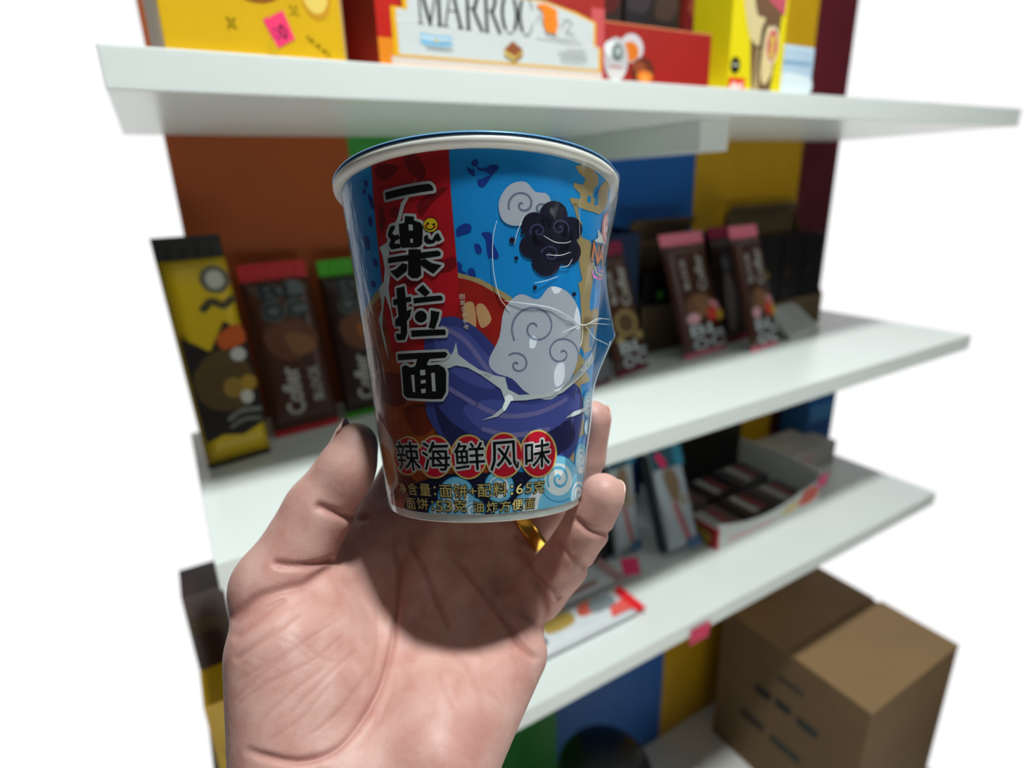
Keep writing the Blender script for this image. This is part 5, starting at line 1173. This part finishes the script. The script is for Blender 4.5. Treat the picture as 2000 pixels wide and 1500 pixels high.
CREASES = [
    ([(612, 985), (650, 1000), (690, 1012), (722, 1010)], 1.3, 1.5, .8),                 # thumb joint
    ([(530, 1098), (570, 1105), (620, 1103), (655, 1092)], 1.1, 1.3, .8),                # thumb base
    ([(450, 1215), (500, 1170), (560, 1150), (600, 1140), (650, 1105)], 1.0, 1.6, .7),
    ([(455, 1250), (490, 1222), (520, 1195), (560, 1165)], .5, 1.2, .5),
    ([(455, 1292), (520, 1245), (590, 1190)], .4, 1.1, .4),
    ([(770, 1050), (778, 1110), (774, 1190), (764, 1265), (744, 1340), (705, 1410), (655, 1465), (590, 1487), (520, 1478), (478, 1462)], 1.0, 1.1, .9),   # life line
    ([(795, 1060), (830, 1120), (855, 1185), (880, 1235)], .8, 1.2, .7),                 # head line
    ([(880, 1085), (930, 1145), (985, 1215), (1020, 1262), (1052, 1290)], 1.0, 1.2, .9),  # heart line
    ([(1005, 1045), (1035, 1110), (1058, 1165), (1070, 1215), (1076, 1262)], 1.3, 1.4, .6),
    ([(1115, 1078), (1140, 1105), (1160, 1112), (1178, 1112)], .8, 1.1, .7),
    ([(1090, 1050), (1112, 1085), (1142, 1108)], .5, 1.0, .5),
    ([(1120, 1010), (1150, 1035), (1185, 1043), (1200, 1040)], .8, 1.1, .8),
    ([(1048, 1120), (1075, 1150), (1095, 1172)], .6, 1.1, .6),
    ([(640, 1300), (560, 1360), (500, 1420)], .22, .8, .35), ([(700, 1265), (640, 1320), (560, 1400)], .25, .8, .35), ([(600, 1250), (520, 1310), (455, 1370)], .2, .8, .3),
    ([(720, 1310), (660, 1390), (600, 1440)], .25, .8, .35), ([(560, 1230), (640, 1290), (690, 1280)], .18, .7, .25), ([(745, 1300), (700, 1400), (640, 1460)], .22, .7, .3),
    ([(735, 1405), (700, 1450), (640, 1490)], .25, .8, .3), ([(855, 1310), (870, 1350), (890, 1385)], .25, .9, .3), ([(905, 1290), (930, 1340), (945, 1400)], .25, 1.2, .3),
    ([(835, 1180), (805, 1225)], .2, .7, .2), ([(680, 1230), (610, 1290), (520, 1335), (465, 1375)], .2, .6, .35), ([(660, 1210), (560, 1275), (462, 1330)], .2, .6, .35),
    ([(650, 1330), (590, 1400), (520, 1450)], .2, .6, .3), ([(770, 1350), (735, 1420), (690, 1470)], .2, .6, .3), ([(600, 1285), (570, 1260), (540, 1245)], .15, .5, .2), ([(560, 1330), (530, 1300), (500, 1285)], .15, .5, .2), ([(505, 1330), (485, 1300), (470, 1290)], .15, .5, .2),
    ([(735, 1190), (735, 1260), (722, 1330)], .2, .7, .3), ([(970, 1190), (1000, 1260), (1010, 1330)], .15, .8, .2), ([(900, 1180), (925, 1250), (945, 1290)], .15, .7, .25), ([(1010, 1095), (1040, 1140)], .3, .9, .4), ([(690, 1240), (725, 1250), (760, 1235)], .15, .8, .2),
]
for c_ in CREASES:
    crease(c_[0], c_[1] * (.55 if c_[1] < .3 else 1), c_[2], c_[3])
HV = HV - HN * groove[:, None]
# fine friction ridges are left to the bump; place the mesh with its origin at the wrist
HO = np.array(J['wrist'], float)
def to_local(P):
    P = np.asarray(P, float) - HO
    return np.stack([P[..., 0], P[..., 1], -P[..., 2]], -1) / 1000.0
me = bpy.data.meshes.new('person')
L = to_local(HV)
me.from_pydata(L.tolist(), [], HF.tolist())
me.update()
bmh = bmesh.new(); bmh.from_mesh(me)
bmesh.ops.recalc_face_normals(bmh, faces=bmh.faces)
bmh.to_mesh(me); bmh.free()
at = me.attributes.new('crease', 'FLOAT', 'POINT')
at.data.foreach_set('value', tint.astype(np.float32))
skin = bpy.data.materials.new('skin')
skin.use_nodes = True
nt = skin.node_tree; b = nt.nodes['Principled BSDF']
b.inputs['Roughness'].default_value = 0.50; b.inputs['Specular IOR Level'].default_value = 0.35
b.inputs['Subsurface Weight'].default_value = 0.25; b.inputs['Subsurface Radius'].default_value = (0.0060, 0.0022, 0.0012); b.inputs['Subsurface Scale'].default_value = 0.6
tc = nt.nodes.new('ShaderNodeTexCoord'); n1 = nt.nodes.new('ShaderNodeTexNoise'); n1.inputs['Scale'].default_value = 85; n1.inputs['Detail'].default_value = 4; n1.inputs['Distortion'].default_value = .6
r1 = nt.nodes.new('ShaderNodeValToRGB')
r1.color_ramp.elements[0].position = .32; r1.color_ramp.elements[0].color = (*lin('B68379'), 1)
r1.color_ramp.elements[1].position = .68; r1.color_ramp.elements[1].color = (*lin('C69D93'), 1)
mx = nt.nodes.new('ShaderNodeMix'); mx.data_type = 'RGBA'
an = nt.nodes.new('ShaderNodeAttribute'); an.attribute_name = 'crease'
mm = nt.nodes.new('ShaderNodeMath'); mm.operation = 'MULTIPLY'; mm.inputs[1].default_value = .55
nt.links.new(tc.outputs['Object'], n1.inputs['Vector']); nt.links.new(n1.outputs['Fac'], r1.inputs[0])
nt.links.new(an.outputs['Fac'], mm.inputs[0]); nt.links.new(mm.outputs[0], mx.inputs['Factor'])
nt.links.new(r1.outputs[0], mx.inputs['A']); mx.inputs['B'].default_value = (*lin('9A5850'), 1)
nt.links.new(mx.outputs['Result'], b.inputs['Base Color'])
wv = nt.nodes.new('ShaderNodeTexWave'); wv.inputs['Scale'].default_value = 420; wv.inputs['Distortion'].default_value = 5; wv.inputs['Detail'].default_value = 2; wv.inputs['Detail Scale'].default_value = .25
mpw = nt.nodes.new('ShaderNodeMapping'); mpw.inputs['Rotation'].default_value = (0.3, 0.5, 1.25)
n2 = nt.nodes.new('ShaderNodeTexNoise'); n2.inputs['Scale'].default_value = 480; n2.inputs['Detail'].default_value = 5
ad = nt.nodes.new('ShaderNodeMath'); ad.operation = 'MULTIPLY_ADD'; ad.inputs[1].default_value = .07
nt.links.new(tc.outputs['Object'], mpw.inputs[0]); nt.links.new(mpw.outputs[0], wv.inputs['Vector']); nt.links.new(tc.outputs['Object'], n2.inputs['Vector'])
nt.links.new(wv.outputs['Fac'], ad.inputs[0]); nt.links.new(n2.outputs['Fac'], ad.inputs[2])
bh = nt.nodes.new('ShaderNodeBump'); bh.inputs['Strength'].default_value = .2; bh.inputs['Distance'].default_value = .0006
nt.links.new(ad.outputs[0], bh.inputs['Height']); nt.links.new(bh.outputs[0], b.inputs['Normal'])
person = link_mesh('person', me, skin, None, True)
person.matrix_world = Matrix.Translation(CAM_LOC + (RGT * HO[0] + UPV * HO[1] + FWD * HO[2]) / 1000.0) @ CAM_ROT.to_4x4()
tag(person, 'bare left hand and wrist of a person, palm up, gripping the cup', 'person')

nail = mat('fingernail', 'D9B4A4', 0.3, coat=.2)
def fingernail(tip, along, out, w, l, r):
    """curved nail plate on the back of a fingertip"""
    A, U = np.array(along, float), np.array(out, float)
    A /= np.linalg.norm(A); U -= A * (U @ A); U /= np.linalg.norm(U); S = np.cross(A, U)
    bm = bmesh.new(); n, m_ = 12, 10; G = {}
    for i in range(n + 1):
        for k in range(m_ + 1):
            a = (i / n - .5) * 2 * (w / r) * .5; t = k / m_
            rr = r + .35 - .5 * (1 - t) ** 3
            endf = 1 - .22 * (2 * i / n - 1) ** 2 if t > .7 else 1
            p = np.array(tip) + A * (-l * .55 + l * t * endf) + U * rr * math.cos(a) + S * rr * math.sin(a) - U * (.9 * t * t)
            G[i, k] = bm.verts.new(to_local(p))
    for i in range(n):
        for k in range(m_):
            bm.faces.new((G[i, k], G[i + 1, k], G[i + 1, k + 1], G[i, k + 1]))
    o = bm_obj('fingernail', bm, nail, person, True)
    sm = o.modifiers.new('thickness', 'SOLIDIFY'); sm.thickness = .0005
    return o
fingernail((-53.4, -20.0, 200), (.46, 1, 0.05), (-1, .42, .10), 10, 14, 7.5)
fingernail((30.3, -36.7, 197), (.32, 1, -.3), (1, .1, .55), 9, 11, 7.4)
fingernail((29.8, -13.0, 221), (.15, 1, -.3), (1, .05, .6), 9, 11, 7.4)
fingernail((6, 15.5, 249.5), (.2, 1, 0), (.1, 0, 1), 10, 11, 7.8)
fingernail((-20, 18.5, 250), (.4, 1, 0), (-.1, 0, 1), 10, 11, 7.6)
# gold ring on the ring finger
a_, b_ = np.array(J['ring'][1], float), np.array(J['ring'][2], float)
ax_ = (b_ - a_) / np.linalg.norm(b_ - a_); c_ = a_ + (b_ - a_) * .50
fx, fy, fz = frame(ax_, (0, 0, 1))
bm = bmesh.new(); G = {}
prof = [(10.05, -3.0), (10.9, -2.9), (11.3, -1.5), (11.4, 0), (11.3, 1.5), (10.9, 2.9), (10.05, 3.0)]
n = 64
for i in range(n):
    t = 2 * math.pi * i / n
    for k, (rr, zz) in enumerate(prof):
        G[i, k] = bm.verts.new(to_local(c_ + (fx * math.cos(t) + fy * math.sin(t)) * rr + fz * zz))
for i in range(n):
    for k in range(len(prof)):
        bm.faces.new((G[i, k], G[(i + 1) % n, k], G[(i + 1) % n, (k + 1) % len(prof)], G[i, (k + 1) % len(prof)]))
ring = bm_obj('ring', bm, mat('gold', 'E0AC4A', 0.22, metal=1.0), person, True)
ring['label'] = 'gold ring on the ring finger'
